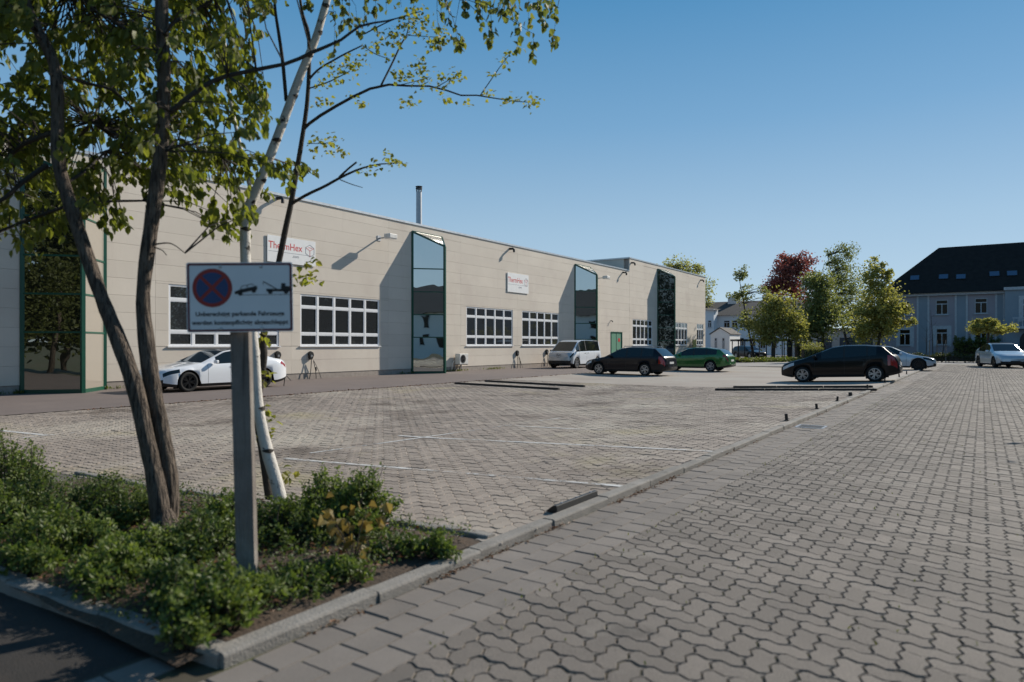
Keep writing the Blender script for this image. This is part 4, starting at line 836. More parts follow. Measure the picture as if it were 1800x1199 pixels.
while nc < 1650:
    u = rl.uniform(-260, 560); v = rl.uniform(-420, 460)
    if not inpoly(u, v, polyA): continue
    if gap(u, v) < -.75 and rl.random() < .85: continue
    if v > 330 and rl.random() < .35: continue
    d = DT+(rl.uniform(.22, 2.6) if rl.random() < .93 else rl.uniform(-.6, .2)); c = at(u, v-14, d); nb = min(nodes_, key=lambda p: (p-c).length_squared)
    if (nb-c).length > 1.3 and rl.random() < .5: continue
    nc += 1
    mid = nb.lerp(c, .5)+Vector((rl.uniform(-.05, .05), rl.uniform(-.05, .05), .06)); ln = (nb-c).length
    tw.tube([nb, mid, c], [.007, .005, .0025], 4, cap=False)
    dr = (c-mid).normalized(); k = rl.randint(9, 14)
    for j in range(k):
        f = rl.uniform(-.9, .45); bp = c+dr*f*.16+Vector((rl.gauss(0, .035), rl.gauss(0, .035), rl.gauss(0, .03)))
        a = Vector((rl.gauss(0, .45), rl.gauss(0, .45), -1+rl.gauss(0, .35)))+dr*.5
        nn = Vector((rl.gauss(0, 1), rl.gauss(0, 1), rl.gauss(.3, .6)))
        pA.append(tuple(bp)); aA.append(tuple(a)); nA.append(tuple(nn)); sA.append(rl.uniform(.06, .108))
tw.build('twigs', 'bark_dark', tA)['kind'] = 'stuff'
near_leaves(tA, pA, aA, nA, sA, 'leaf_linden', 300, .62)
# --- leaning birch
DB = 6.45
b1 = at(492, 868, DB); b1.z = .0
tB = thing('birch', 'leaning birch with white peeling bark just behind the sign post', 'tree', b1)
bt = limb([(494, 885, 33), (486, 848, 30), (471, 797, 29), (460, 750, 27), (452, 700, 26), (446, 613, 25), (434, 500, 25), (431, 413, 25), (436, 370, 25), (457, 320, 23), (483, 253, 22), (503, 200, 21), (530, 127, 20), (553, 73, 19), (570, 17, 18), (592, -60, 16), (640, -220, 12), (670, -400, 6)], DB, 'trunk', 'birch_bark', tB, n=64, sides=14, wob=.03)
for pt_i, s_ in ((8, 1), (14, -1), (20, 1), (27, 1), (34, -1), (38, 1), (43, -1), (47, 1), (50, -1), (53, 1)):
    p = bt[pt_i]; r_ = .02; dirv = (bt[pt_i+1]-bt[pt_i-1]).normalized(); rad = .0115*DB/1.05*1.0
    m = MB(); rr0 = np.interp(pt_i, range(65), np.linspace(.064, .034, 65))
    n = 9; e = [Vector((CP, SP, 0)), Vector((SP, -CP, 0))]
    ring1 = []; ring2 = []
    for k in range(n):
        a = R(-35+s_*25+ 130*k/(n-1)); o_ = e[0]*math.cos(a)+e[1]*math.sin(a); hh = .016*math.sin(math.pi*k/(n-1))+.001
        ring1.append(p+o_*(rr0*.99)+dirv*hh+o_*.004); ring2.append(p+o_*(rr0*.99)-dirv*hh*1.3+o_*.004)
    m.add(ring1+ring2, [(k, k+1, n+k+1, n+k) for k in range(n-1)]); m.build('bark_scar', 'bark_dark', tB)
bbr = [limb(q, DB, 'branch', mt, tB, n=14, sides=7) for q, mt in (([(441, 335, 11), (423, 260, 9, .1), (407, 187, 8, .2), (397, 110, 7, .3), (393, 17, 6, .4), (385, -90, 4, .5)], 'birch_bark'), ([(503, 178, 9), (497, 110, 9, -.1), (490, 60, 8, -.2), (483, 10, 7, -.3), (478, -80, 4, -.3)], 'bark_dark'), ([(590, -50, 9), (680, -110, 7, .2), (780, -120, 5, .4), (880, -90, 4, .5), (960, -50, 2.5, .6), (985, -10, 1.5, .6)], 'bark_dark'), ([(575, 0, 8), (620, -50, 6, -.2), (700, -50, 5, -.3), (770, -20, 3, -.3)], 'bark_dark'), ([(610, -130, 8), (740, -220, 6, .3), (880, -210, 4, .5), (1000, -160, 2, .6)], 'bark_dark'))]
pB, aB, nB, sB = [], [], [], []; tw = MB()
def strand(u, v0, v1, d, k):
    p0 = at(u, v0, d); p1 = at(u+rl.uniform(-6, 6), v1, d+rl.uniform(-.1, .1)); nb = min([p for b in bbr for p in b]+bt[40:], key=lambda p: (p-p0).length_squared)
    tw.tube([nb, nb.lerp(p0, .6)+Vector((0, 0, .05)), p0, p1], [.004, .003, .002, .0015], 4, cap=False)
    for j in range(k):
        f = rl.uniform(.0, 1.03)**.8; bp = p0.lerp(p1, f)+Vector((rl.gauss(0, .02), rl.gauss(0, .02), 0))
        pB.append(tuple(bp)); aB.append((rl.gauss(0, .5), rl.gauss(0, .5), -1+rl.gauss(0, .3))); nB.append((rl.gauss(0, 1), rl.gauss(0, 1), rl.gauss(0, .3))); sB.append(rl.uniform(.05, .082))
for u, a, b in ((775, -30, 30), (790, -20, 42), (815, -30, 22), (842, -20, 30), (850, -10, 45), (862, 0, 65), (858, 40, 75), (880, -20, 30), (888, -10, 40), (905, -20, 60), (912, 40, 88), (930, -10, 62), (938, 60, 102), (945, 0, 20), (955, -10, 48), (968, -20, 30), (975, 50, 80), (800, 45, 85), (768, 20, 78), (805, 60, 85), (640, -40, 40), (660, -30, 52), (615, -30, 58), (600, -20, 45), (590, 20, 92), (700, -40, 12), (730, -40, 18), (480, -30, 15), (460, -30, 14), (430, -20, 30), (540, -30, 12), (625, 10, 60), (585, -30, 30)):
    strand(u, a, b, DB+rl.uniform(-.4, .7), rl.randint(11, 18))
for k in range(170): 
    u = rl.uniform(350, 1060); v = rl.uniform(-420, -40); strand(u, v, v+rl.uniform(40, 90), DB+rl.uniform(-.8, 1.6), 9)
tw.build('twigs', 'bark_dark', tB)['kind'] = 'stuff'
near_leaves(tB, pB, aB, nB, sB, 'leaf_birch', 300, .78)
# --- slender maple beside the birch
DM = 6.75
b2 = at(470, 858, DM); b2.z = .0
tC = thing('slender_maple', 'slender dark-stemmed maple with small yellow-green leaves beside the birch', 'tree', b2)
ct_ = limb([(474, 880, 20), (462, 800, 18), (452, 730, 17), (457, 680, 17), (464, 627, 17), (463, 593, 16), (478, 520, 15), (493, 447, 14), (503, 397, 14), (513, 350, 13), (530, 250, 11), (541, 167, 10), (543, 67, 9), (531, 20, 7), (520, -60, 5), (515, -140, 3)], DM, 'trunk', 'bark_dark', tC, n=50, sides=10, wob=.03)
cbr = [limb(q, DM, 'branch', 'bark_dark', tC, n=14, sides=6) for q in ([(533, 228, 8), (550, 212, 8), (585, 190, 7.5), (625, 168, 7), (670, 150, 6.5, .1), (718, 151, 5, .15), (768, 153, 4.5, .2), (805, 167, 4, .2), (844, 168, 3.4, .25), (893, 177, 2.6, .3), (933, 180, 1.6, .3)], [(670, 150, 5), (690, 110, 4.5, .1), (704, 80, 4, .15), (716, 58, 3, .2), (719, 30, 2, .2)], [(844, 168, 2.6, .25), (862, 142, 2.3, .25), (878, 119, 2, .25), (896, 95, 1.2, .25)],
    [(513, 358, 8), (540, 342, 7.5), (570, 328, 7), (597, 313, 6.5), (630, 298, 5, .1), (664, 289, 3.6, .1), (704, 287, 1.8, .15)], [(596, 312, 5.5), (612, 297, 5), (627, 285, 4.4)], [(598, 316, 2.6), (618, 324, 2), (638, 330, 1.4)], [(543, 140, 6), (560, 122, 5), (588, 105, 4.5), (612, 92, 4), (637, 80, 3)], [(637, 80, 2.4), (660, 95, 2), (685, 104, 1.3)], [(716, 62, 2), (745, 64, 1.8), (775, 66, 1.2)], [(545, 155, 3.6), (580, 143, 3), (615, 125, 2)], [(540, 252, 2), (570, 252, 1.8), (590, 247, 1.2)], [(768, 153, 2.4), (785, 143, 2), (800, 135, 1.2)], [(640, 60, 3.5), (690, 35, 3, .1), (740, 20, 2, .2)], [(700, 150, 2), (730, 143, 1.8), (755, 135, 1.2)])]
pC, aC, nC, sC = [], [], [], []
def tuft(u, v, r, k, d=None, s=(.022, .045)):
    for j in range(k):
        dd = (d or DM)+rl.gauss(0, .06); p = at(u+rl.gauss(0, r), v+rl.gauss(0, r*.75), dd); pC.append(tuple(p)); aC.append((rl.gauss(0, 1), rl.gauss(0, 1), rl.gauss(-.35, .6))); nC.append((rl.gauss(0, .6), rl.gauss(0, .6), 1)); sC.append(rl.uniform(*s))
for u, v, r, k in ((933, 178, 8, 20), (905, 174, 8, 12), (893, 177, 5, 8), (858, 165, 6, 10), (872, 130, 5, 9), (887, 108, 6, 12), (897, 95, 4, 7), (803, 133, 10, 22), (775, 142, 12, 24), (745, 150, 10, 14), (740, 122, 9, 18), (727, 135, 11, 18), (700, 135, 10, 16), (787, 172, 8, 12), (820, 180, 5, 6), (721, 180, 8, 18), (735, 112, 8, 14), (695, 128, 8, 10), (633, 183, 6, 11), (618, 172, 5, 6), (625, 110, 10, 26), (605, 120, 12, 24), (585, 135, 10, 16), (573, 110, 9, 10), (565, 150, 8, 10), (690, 75, 9, 14), (712, 45, 11, 26), (725, 20, 12, 24), (735, 55, 10, 18), (770, 60, 12, 26), (765, 80, 8, 14), (700, 62, 8, 12), (745, 35, 10, 18), (680, 60, 9, 12), (660, 80, 7, 10), (640, 85, 7, 10), (680, 100, 6, 8), (560, 245, 8, 12), (588, 250, 8, 14), (578, 262, 9, 14), (600, 268, 5, 8), (555, 180, 8, 10), (550, 265, 6, 8), (690, 285, 8, 16), (704, 287, 5, 9), (660, 290, 8, 10), (636, 303, 7, 8), (680, 275, 6, 10), (575, 178, 7, 9), (540, 485, 10, 12), (545, 460, 7, 8), (525, 490, 8, 8), (458, 730, 10, 18), (468, 760, 9, 14), (455, 560, 8, 12), (458, 600, 7, 12), (465, 655, 7, 10), (452, 665, 8, 14), (455, 710, 9, 12), (478, 820, 7, 9), (505, 830, 8, 8)):
    tuft(u, v, r*1.05, int(k*1.5), s=(.026, .056) if v < 400 else (.05, .085))
for k in range(45): tuft(rl.uniform(420, 760), rl.uniform(-200, -10), 12, 12)
near_leaves(tC, pC, aC, nC, sC, 'leaf_maple', 300, .8)
# ------------------------------------------------------------------ planting bed
bx = np.linspace(-9, -2.98, 22); by = np.linspace(1.72, BED_Y1+.04, 10)
V = []; F = []
for j, yv_ in enumerate(by):
    for i, xv_ in enumerate(bx):
        edge = min(xv_+9, -2.98-xv_, yv_-1.72, BED_Y1+.04-yv_); zz = .04+(float(lz(xv_, yv_))-.05)*(yv_-1.72)/2.4+.05*min(1, max(0, edge)/.4)+rnd.uniform(-.012, .012); V.append((xv_, yv_, zz))
for j in range(9):
    for i in range(21): F.append((j*22+i, j*22+i+1, j*22+23+i, j*22+22+i))
bed = struct(MB().add(V, F).build('planting_bed', 'soil'))
def shrub(name, label, c, rx_, ry_, h, n, mat, ls=(.022, .042), group='low shrubs in the planting bed', wid=.5, lean=.0, stems=14, seed=0):
    rs = random.Random(seed or hash(label) % 9999); c = Vector(c); t = thing(name, label, 'shrub', c, group); P, A, N, S = [], [], [], []; st = MB()
    lobes = [(rs.uniform(-.75, .75)*rx_, rs.uniform(-.75, .75)*ry_, rs.uniform(.55, 1.0)) for _ in range(9)]+[(0, 0, 1)]
    shoots = []
    for k in range(max(stems, int(n/26))):
        lx_, ly_, lh = rs.choice(lobes); x = lx_+rs.gauss(0, rx_*.22); y = ly_+rs.gauss(0, ry_*.22); rr2 = (x/rx_)**2+(y/ry_)**2
        if rr2 > 1.25: continue
        z = h*lh*math.sqrt(max(.08, 1-.75*rr2))*rs.uniform(.62, 1.12); b_ = Vector((x*.35, y*.35, -.02)); tip = Vector((x, y, z)); mid = b_.lerp(tip, .55)+Vector((rs.gauss(0, .03), rs.gauss(0, .03), .04))
        st.tube([c+b_, c+mid, c+tip], [.006, .004, .0015], 4, cap=False); shoots.append((b_, mid, tip))
    per = max(1, int(n/max(1, len(shoots))))
    for b_, mid, tip in shoots:
        d = (tip-mid).normalized()
        for j in range(per):
            f = 1-rs.random()**1.3*.85; p = mid.lerp(tip, (f-.4)/.6) if f > .4 else b_.lerp(mid, f/.4); p = p+Vector((rs.gauss(0, .018), rs.gauss(0, .018), rs.gauss(0, .014)))
            if p.z < .01: p.z = .01
            ph = rs.uniform(0, 6.28); o_ = d.orthogonal().normalized(); o2 = d.cross(o_); a = d*.55+(o_*math.cos(ph)+o2*math.sin(ph))*.9+Vector((0, 0, .15))
            P.append(tuple(p+c)); A.append(tuple(a)); N.append(tuple(d+Vector((rs.gauss(0, .4), rs.gauss(0, .4), rs.gauss(0, .4))))); S.append(rs.uniform(*ls))
    st.build('stems', 'bark_dark', t)['kind'] = 'stuff'
    near_leaves(t, P, A, N, S, mat, 0, wid); return t
def bz(x, y): return .05+(float(lz(x, y))-.05)*max(0, y-1.72)/2.4
SH_ = [  # u, v of the base, rx, ry, h, leaves, material, words
 (665, 930, .52, .36, .50, 4800, 'leaf_shrub', 'bushy bright green shrub at the right end of the bed'),
 (570, 930, .44, .34, .48, 3400, 'leaf_shrub', 'green shrub just right of the sign post, behind the yellow leaves'),
 (500, 960, .36, .32, .36, 2600, 'leaf_shrub_dark', 'dark green shrub directly right of the sign post foot'),
 (400, 940, .34, .30, .34, 2400, 'leaf_shrub', 'green shrub left of the sign post, behind it'),
 (345, 985, .40, .30, .34, 2800, 'leaf_shrub_dark', 'broad dark shrub in front of the two-stemmed tree'),
 (395, 1105, .28, .24, .34, 2600, 'leaf_shrub', 'upright bright green shrub at the front corner of the bed'),
 (345, 1150, .20, .16, .22, 1300, 'leaf_shrub', 'small shrub spilling over the bed kerb at the corner'),
 (235, 1010, .40, .30, .30, 2600, 'leaf_shrub', 'low green shrub left of the two-stemmed tree, near the front kerb'),
 (110, 985, .50, .36, .36, 3600, 'leaf_shrub', 'wide green shrub at the front kerb near the left edge'),
 (205, 925, .44, .34, .42, 3600, 'leaf_shrub_dark', 'dense dark green shrub left behind the two-stemmed tree'),
 (60, 925, .55, .40, .42, 4200, 'leaf_shrub_dark', 'dense dark shrub second from the left edge of the picture'),
 (10, 880, .48, .40, .70, 3800, 'leaf_shrub', 'tall rounded green shrub at the left edge by the car park'),
 (-70, 960, .55, .4, .45, 2600, 'leaf_shrub', 'green shrub cut by the left edge of the picture'),
 (300, 1075, .34, .22, .26, 2000, 'leaf_shrub_dark', 'low dark shrub against the front kerb left of the corner shrub'),
 (190, 1045, .40, .24, .28, 2400, 'leaf_shrub', 'low spreading shrub against the front kerb, second from the corner'),
 (60, 1000, .42, .26, .32, 2400, 'leaf_shrub', 'spreading shrub overhanging the front kerb near the left edge'),
 (450, 1075, .26, .20, .17, 1500, 'leaf_shrub', 'low leafy plant at the foot of the sign post on its right'),
 (530, 1040, .30, .22, .14, 1400, 'leaf_shrub_dark', 'flat low plant between sign post and road kerb'),
 (610, 1025, .26, .18, .14, 1100, 'leaf_shrub', 'flat low plant just in front of the yellow seedling'),
 (700, 985, .20, .16, .16, 700, 'leaf_shrub_dark', 'low straggly plant between yellow leaves and kerb'),
 (775, 985, .17, .12, .17, 900, 'leaf_shrub', 'small light green plant at the tip of the bed by the kerb')]
for i, (u, v, a, b, h, n, mt, lb) in enumerate(SH_):
    d = ray(u, v); p = CAM+d*((.03-CH)/d.z); p.z = bz(p.x, p.y); p.y = min(max(p.y, 1.95 if v < 1120 else 1.78), 3.75 if u > 30 else 3.9); p.x = min(p.x, KX(p.y)-.30 if u < 690 else KX(p.y)-.2)
    shrub('shrub', lb, p, a, b, h, n, mt, seed=11+i, ls=(.022, .042) if v < 1100 else (.022, .045))
# yellow-leaved seedling
d = ray(620, 1000); p = CAM+d*((.03-CH)/d.z); p.z = bz(p.x, p.y); t = thing('yellow_seedling', 'seedling with large pale yellow lobed leaves in front of the green shrubs', 'plant', p)
st = MB(); rs = random.Random(5); lp, la, lnn, ls_ = [], [], [], []
for k in range(6):
    tip = p+Vector((rs.uniform(-.22, .22), rs.uniform(-.15, .15), rs.uniform(.18, .42))); st.tube([p, p.lerp(tip, .5)+Vector((0, 0, .05)), tip], [.006, .004, .002], 5)
    for j in range(8): lp.append(tuple(tip+Vector((rs.gauss(0, .05), rs.gauss(0, .05), rs.gauss(-.03, .05))))); la.append((rs.gauss(0, 1), rs.gauss(0, 1), rs.gauss(-.7, .4))); lnn.append((rs.gauss(0, .7), rs.gauss(0, .7), 1)); ls_.append(rs.uniform(.05, .10))
st.build('stems', 'bark_dark', t)
near_leaves(t, lp, la, lnn, ls_, 'leaf_yellow', len(lp)-2, .95, fold=.4)
# ground cover and litter in the bed, leaves in the gutter
P, A, N, S = [], [], [], []
for k in range(15000):
    x = rs.uniform(-8.5, -3.02); y = rs.uniform(1.78, BED_Y1); P.append((x, y, bz(x, y)+.04+rs.random()**2*.10)); A.append((rs.gauss(0, 1), rs.gauss(0, 1), rs.gauss(.7, .5))); N.append((rs.gauss(0, .5), rs.gauss(0, .5), 1)); S.append(rs.uniform(.015, .035))
V, F = leaf_np(P, A, N, S, .5); o = link('ground_cover', npmesh('ground_cover', V, F), 'leaf_shrub_dark'); o['kind'] = 'stuff'; tag(o, 'low creeping green ground cover between the bed shrubs', 'ground cover')
P, A, N, S = [], [], [], []
for k in range(2600):
    x = rs.uniform(-7.5, -3.02); y = rs.uniform(1.78, BED_Y1); P.append((x, y, bz(x, y)+.045+rs.random()*.03)); A.append((rs.gauss(0, 1), rs.gauss(0, 1), rs.gauss(0, .25))); N.append((rs.gauss(0, .4), rs.gauss(0, .4), 1)); S.append(rs.uniform(.02, .045))
V, F = leaf_np(P, A, N, S, .6); o = link('leaf_litter', npmesh('leaf_litter', V, F), 'leaf_dry'); o['kind'] = 'stuff'; tag(o, 'brown dead leaves lying on the soil of the bed', 'leaves')
P, A, N, S = [], [], [], []
for k in range(1500):
    y = rs.uniform(1.7, 26) if k > 500 else rs.uniform(2, 8); x = KX(y)+abs(rs.gauss(0, .022))+.004
    if math.sin(y*2.1)+math.sin(y*5.3+1)+rs.gauss(0, .5) < -.1: continue
    P.append((x, y, .004+rs.random()*.012)); A.append((rs.gauss(0, 1), rs.gauss(0, 1), rs.gauss(0, .2))); N.append((rs.gauss(0, .5), rs.gauss(0, .5), 1)); S.append(rs.uniform(.012, .032))
for k in range(900):
    y = rs.uniform(8, 45); x = -18.1+abs(rs.gauss(0, .10)); P.append((x, y, float(lz(x, y))+.006)); A.append((rs.gauss(0, 1), rs.gauss(0, 1), rs.gauss(0, .2))); N.append((rs.gauss(0, .5), rs.gauss(0, .5), 1)); S.append(rs.uniform(.04, .09))
V, F = leaf_np(P, A, N, S, .6); o = link('gutter_leaves', npmesh('gutter_leaves', V, F), 'leaf_dry'); o['kind'] = 'stuff'; tag(o, 'small dry leaves collected along the kerb and the asphalt edge', 'leaves')
P, A, N, S = [], [], [], []
for k in range(900):
    if k < 500: y = rs.uniform(1.8, 24); x = KX(y)+BAND+rs.gauss(0, .05) if rs.random() < .5 else KX(y)+BAND+rs.uniform(0, 2.5)
    else: x = rs.uniform(-24.5, -18) if False else DX+.06+abs(rs.gauss(0, .05)); y = rs.choice([9.3, 12.3, 28, 31, 32.2, 36, 44, 47])+rs.gauss(0, .5)
    P.append((x, y, -.004 if x > -5 else Z0+rs.random()*.05)); A.append((rs.gauss(0, .5), rs.gauss(0, .5), 1)); N.append((rs.gauss(0, 1), rs.gauss(0, 1), .3)); S.append(rs.uniform(.012, .028) if x > -5 else rs.uniform(.06, .16))
V, F = leaf_np(P, A, N, S, .35); o = link('joint_weeds', npmesh('joint_weeds', V, F), 'leaf_grass'); o['kind'] = 'stuff'; tag(o, 'small weeds growing in paving joints and at the wall foot', 'weeds')

# ------------------------------------------------------------------ houses
def wallwin(p, x0, x1, z0, z1, Y, nrm=-1, fm='house_trim', gm='house_glass', surround=0, transom=.72, casing=None):
    """window in a wall at plane Y facing nrm*Y; frame, panes, sill"""
    s_ = nrm; m = MB(); w = .07
    def bxx(a, b, c, d, o0, o1): y0, y1 = sorted((Y+s_*o0, Y+s_*o1)); m.box(a, b, y0, y1, c, d)
    zt = z0+(z1-z0)*transom; xm = (x0+x1)/2
    bxx(x0, x0+w, z0, z1, .0, .05); bxx(x1-w, x1, z0, z1, .0, .05); bxx(x0+w, x1-w, z0, z0+w, .0, .05); bxx(x0+w, x1-w, z1-w, z1, .0, .05); bxx(x0+w, x1-w, zt-.05, zt+.05, .0, .048); bxx(xm-.045, xm+.045, z0+w, zt-.05, .0, .046)
    wo = m.build('window', fm, p); e = .02
    for a, b, c, d in ((x0+w, xm-.045, z0+w, zt-.05), (xm+.045, x1-w, z0+w, zt-.05), (x0+w, x1-w, zt+.05, z1-w)):
        y_ = Y+s_*e; MB().add([(a, y_, c), (b, y_, c), (b, y_, d), (a, y_, d)], [(0, 1, 2, 3) if s_ < 0 else (3, 2, 1, 0)]).build('pane', gm, wo)
    m = MB(); bxx(x0-.1, x1+.1, z0-.09, z0-.002, .0, .14); m.build('sill', fm, wo)
    if surround:
        m = MB(); bxx(x0-.34, x0-.002, z0-.2, z1+.3, 0, .04); bxx(x1+.002, x1+.34, z0-.2, z1+.3, 0, .04); bxx(x0-.002, x1+.002, z1+.002, z1+.3, 0, .039); m.build('surround', fm, wo)
    return wo
HY = 89.8
rh = thing('slate_roofed_house', 'large grey and mauve two-storey house with dark hipped roof at the end of the road', 'building', (4, HY, -.02))
hx0, hx1 = -8.5, 26.0; ez = 7.25
MB().box(hx0, hx1, HY, HY+13, -.2, ez).build('wall', 'house_wall', rh)
MB().box(hx0-.02, hx1+.02, HY-.06, HY, -.1, .62).build('plinth', 'house_grey', rh)
MB().box(hx0-.25, hx1+.2, HY-.35, HY+.0, ez-.28, ez+.05).build('cornice', 'house_trim', rh)
rz = 13.1; ry = HY+6.6
A_ = [(hx0-.6, HY-.65, ez), (hx1+.6, HY-.65, ez), (hx1+.6, HY+13.6, ez), (hx0-.6, HY+13.6, ez), (-3.1, ry, rz), (hx1-5.5, ry, rz)]
MB().add(A_, [(0, 1, 5, 4), (2, 3, 4, 5), (1, 2, 5), (3, 0, 4), (0, 3, 2, 1)]).build('roof', 'slate', rh)
def roofpt(u, v):
    d = ray(u, v); n = Vector((0, -(rz-ez), ry-(HY-.65))).normalized(); a = Vector((0, HY-.65, ez)); k = n.dot(a-CAM)/n.dot(d); return CAM+d*k, n
for u, v in ((1608, 489), (1658.5, 487), (1689, 487), (1748, 482), (1779, 481)):
    p, n = roofpt(u, v); up = Vector((0, n.z, -n.y)); M = frame(p+n*.03, (1, 0, 0), up); w, h = .42, .42
    fo = MB().extrude(rrect(2*w+.12, 2*h+.12, .03), M, .05).build('roof_window', 'dark_metal', rh); MB().add([M @ Vector(q) for q in ((-w, -h, .055), (w, -h, .055), (w, h, .055), (-w, h, .055))], [(0, 1, 2, 3)]).build('pane', 'skylight', fo)
for i in range(0, 6):  # pilaster pairs with grey field between
    pass
def hX(u): return fy(u, 560, HY).x
for a, b in ((1613, 1632), (1680, 1699.5), (1751, 1765)):
    xa, xb = hX(a), hX(b)
    MB().box(xa, xb, HY-.05, HY, .62, ez-.28).build('grey_field', 'house_grey', rh)
    for x in (xa, xb): MB().box(x-.09, x+.09, HY-.10, HY-.001, .62, ez-.28).build('pilaster', 'house_trim', rh)
for u0, u1, va, vb, sr in ((1645, 1666.5, 527.5, 553, 0), (1645.5, 1666, 577.5, 606, 1), (1713.5, 1735.5, 524.5, 551, 0), (1714, 1735.5, 576, 606, 1), (1580, 1599.5, 530, 554, 0), (1581, 1600.5, 579, 607, 1)):
    xa, xb = hX(u0), hX(u1); z1 = fy((u0+u1)/2, va, HY).z; z0 = fy((u0+u1)/2, vb, HY).z; wallwin(rh, xa, xb, z0, z1, HY, surround=sr)
# projecting entrance wing at the right
ex0 = hX(1765)+.05; MB().box(ex0, ex0+9, HY-.9, HY-.11, -.1, ez-.0).build('wing', 'house_grey', rh); MB().box(ex0-.1, ex0+9.1, HY-1.1, HY-.38, ez, ez+.3).build('wing_cornice', 'house_trim', rh)
wallwin(rh, ex0+1.5, ex0+3.0, 4.1, 6.3, HY-.9, surround=1); MB().box(ex0+.6, ex0+4.2, HY-1.9, HY-.9, 3.15, 3.4).build('balcony_slab', 'house_trim', rh)
for k in range(10): MB().bar((ex0+.7+k*.37, HY-1.85, 3.4), (ex0+.7+k*.37, HY-1.85, 4.2), .07).build('baluster', 'house_trim', rh)
MB().box(ex0+.6, ex0+4.2, HY-1.95, HY-1.78, 4.2, 4.32).build('balcony_rail', 'house_trim', rh)
m = MB(); arc = [(ex0+2.4+1.15*math.cos(R(a)), 2.0+1.0*math.sin(R(a))) for a in range(0, 181, 15)]
MB().extrude([(ex0+3.55, 0), *arc, (ex0+1.25, 0)], frame((0, HY-.93, 0), (1, 0, 0), (0, 0, 1)), .02).build('arched_door', 'dark_metal', rh)
for x in range(3): wallwin(rh, ex0+11+x*4.6, ex0+12.5+x*4.6, 4.6, 6.3, HY); wallwin(rh, ex0+11+x*4.6, ex0+12.5+x*4.6, 1.5, 3.4, HY, surround=1)
# pale house with brown roof behind the trees
PY = 112.; ph = thing('pale_house', 'pale blue-white house with dark brown roof beyond the trees', 'building', (-28, PY, -.1))
def pX(u): return fy(u, 560, PY).x
def pZ(u, v): return fy(u, v, PY).z
x0, x1 = pX(1225), pX(1420); ze = pZ(1290, 554); zr_ = fy(1290, 530, PY+7).z
MB().box(x0, x1, PY, PY+14, -.3, ze).build('wall', 'pale_wall', ph)
MB().add([(x0-.5, PY-.6, ze), (x1+.5, PY-.6, ze), (x1+.5, PY+7, zr_), (x0-.5, PY+7, zr_), (x1+.5, PY+14.6, ze), (x0-.5, PY+14.6, ze)], [(0, 1, 2, 3), (3, 2, 4, 5), (0, 3, 5), (1, 4, 2)]).build('roof', 'roof_brown', ph)
MB().box(pX(1262), pX(1277), PY+5.5, PY+8, zr_-.5, zr_+.65).build('roof_vent', 'galvanised', ph)
MB().box(x0, pX(1262), PY-2.2, PY-.02, -.2, pZ(1250, 545)).build('stair_tower', 'pale_wall', ph); MB().add([(x0-.3, PY-2.7, pZ(1250, 545)+.3), (pX(1268), PY-2.7, pZ(1250, 545)-.2), (pX(1268), PY, pZ(1250, 545)+.1), (x0-.3, PY, pZ(1250, 545)+.5)], [(0, 1, 2, 3)]).build('tower_roof', 'roof_brown', ph)
for u0, u1 in ((1272.5, 1283), (1286.5, 1296.5), (1301, 1311), (1320, 1330), (1340, 1350)): wallwin(ph, pX(u0), pX(u1), pZ(1280, 576), pZ(1280, 563.5), PY)
for u0, u1 in ((1300, 1308), (1318, 1328), (1336, 1346), (1356, 1366)): wallwin(ph, pX(u0), pX(u1), .9, 2.6, PY)
wallwin(ph, pX(1252), pX(1258), pZ(1280, 576), pZ(1280, 563.5), PY-2.2)
# small white gabled shed
SY = 92.; sx0, sx1 = fy(1249, 600, SY).x, fy(1282.5, 600, SY).x; se = fy(1265, 587.5, SY).z; sa = fy(1265.5, 577, SY).z; xm = (sx0+sx1)/2
sh = thing('gabled_shed', 'small white gabled hut beyond the green estate car', 'building', (xm, SY, -.1))
MB().add([(sx0, SY, -.2), (sx1, SY, -.2), (sx1, SY, se), (xm, SY, sa), (sx0, SY, se), (sx0, SY+5, -.2), (sx1, SY+5, -.2), (sx1, SY+5, se), (xm, SY+5, sa), (sx0, SY+5, se)], [(0, 1, 2, 3, 4), (9, 8, 7, 6, 5), (1, 6, 7, 2), (0, 4, 9, 5)]).build('wall', 'white_paint', sh)
for s_, xa in ((1, sx1), (-1, sx0)):
    M0 = Vector((xm, SY-.15, sa+.05)); E0 = Vector((xa+s_*.15, SY-.15, se-.03)); MB().add([M0, E0, E0+Vector((0, 5.3, 0)), M0+Vector((0, 5.3, 0)), M0+Vector((0, 0, .08)), E0+Vector((0, 0, .08)), E0+Vector((0, 5.3, .08)), M0+Vector((0, 5.3, .08))], [(0, 1, 2, 3), (4, 7, 6, 5), (0, 4, 5, 1), (1, 5, 6, 2), (2, 6, 7, 3), (3, 7, 4, 0)]).build('roof', 'roof_brown', sh)
for xx in (.28, .68): wallwin(sh, sx0+(sx1-sx0)*xx-.16, sx0+(sx1-sx0)*xx+.16, .9, 2.4, SY)
# low garages behind the trees
GY = 98.; ga = thing('garage_row', 'long low white garage building behind the trees', 'building', (-14, GY, -.1)); gX = lambda u: fy(u, 600, GY).x
MB().box(gX(1385), gX(1560), GY, GY+7, -.2, 3.4).build('wall', 'garage_wall', ga); MB().box(gX(1384), gX(1561), GY-.3, GY+7.3, 3.4, 3.65).build('roof', 'roof_felt', ga)
for u0, u1 in ((1436, 1462), (1476, 1506), (1510, 1534)): MB().box(gX(u0), gX(u1), GY-.05, GY-.002, -.05, 2.4).build('garage_door', 'garage_door', ga)
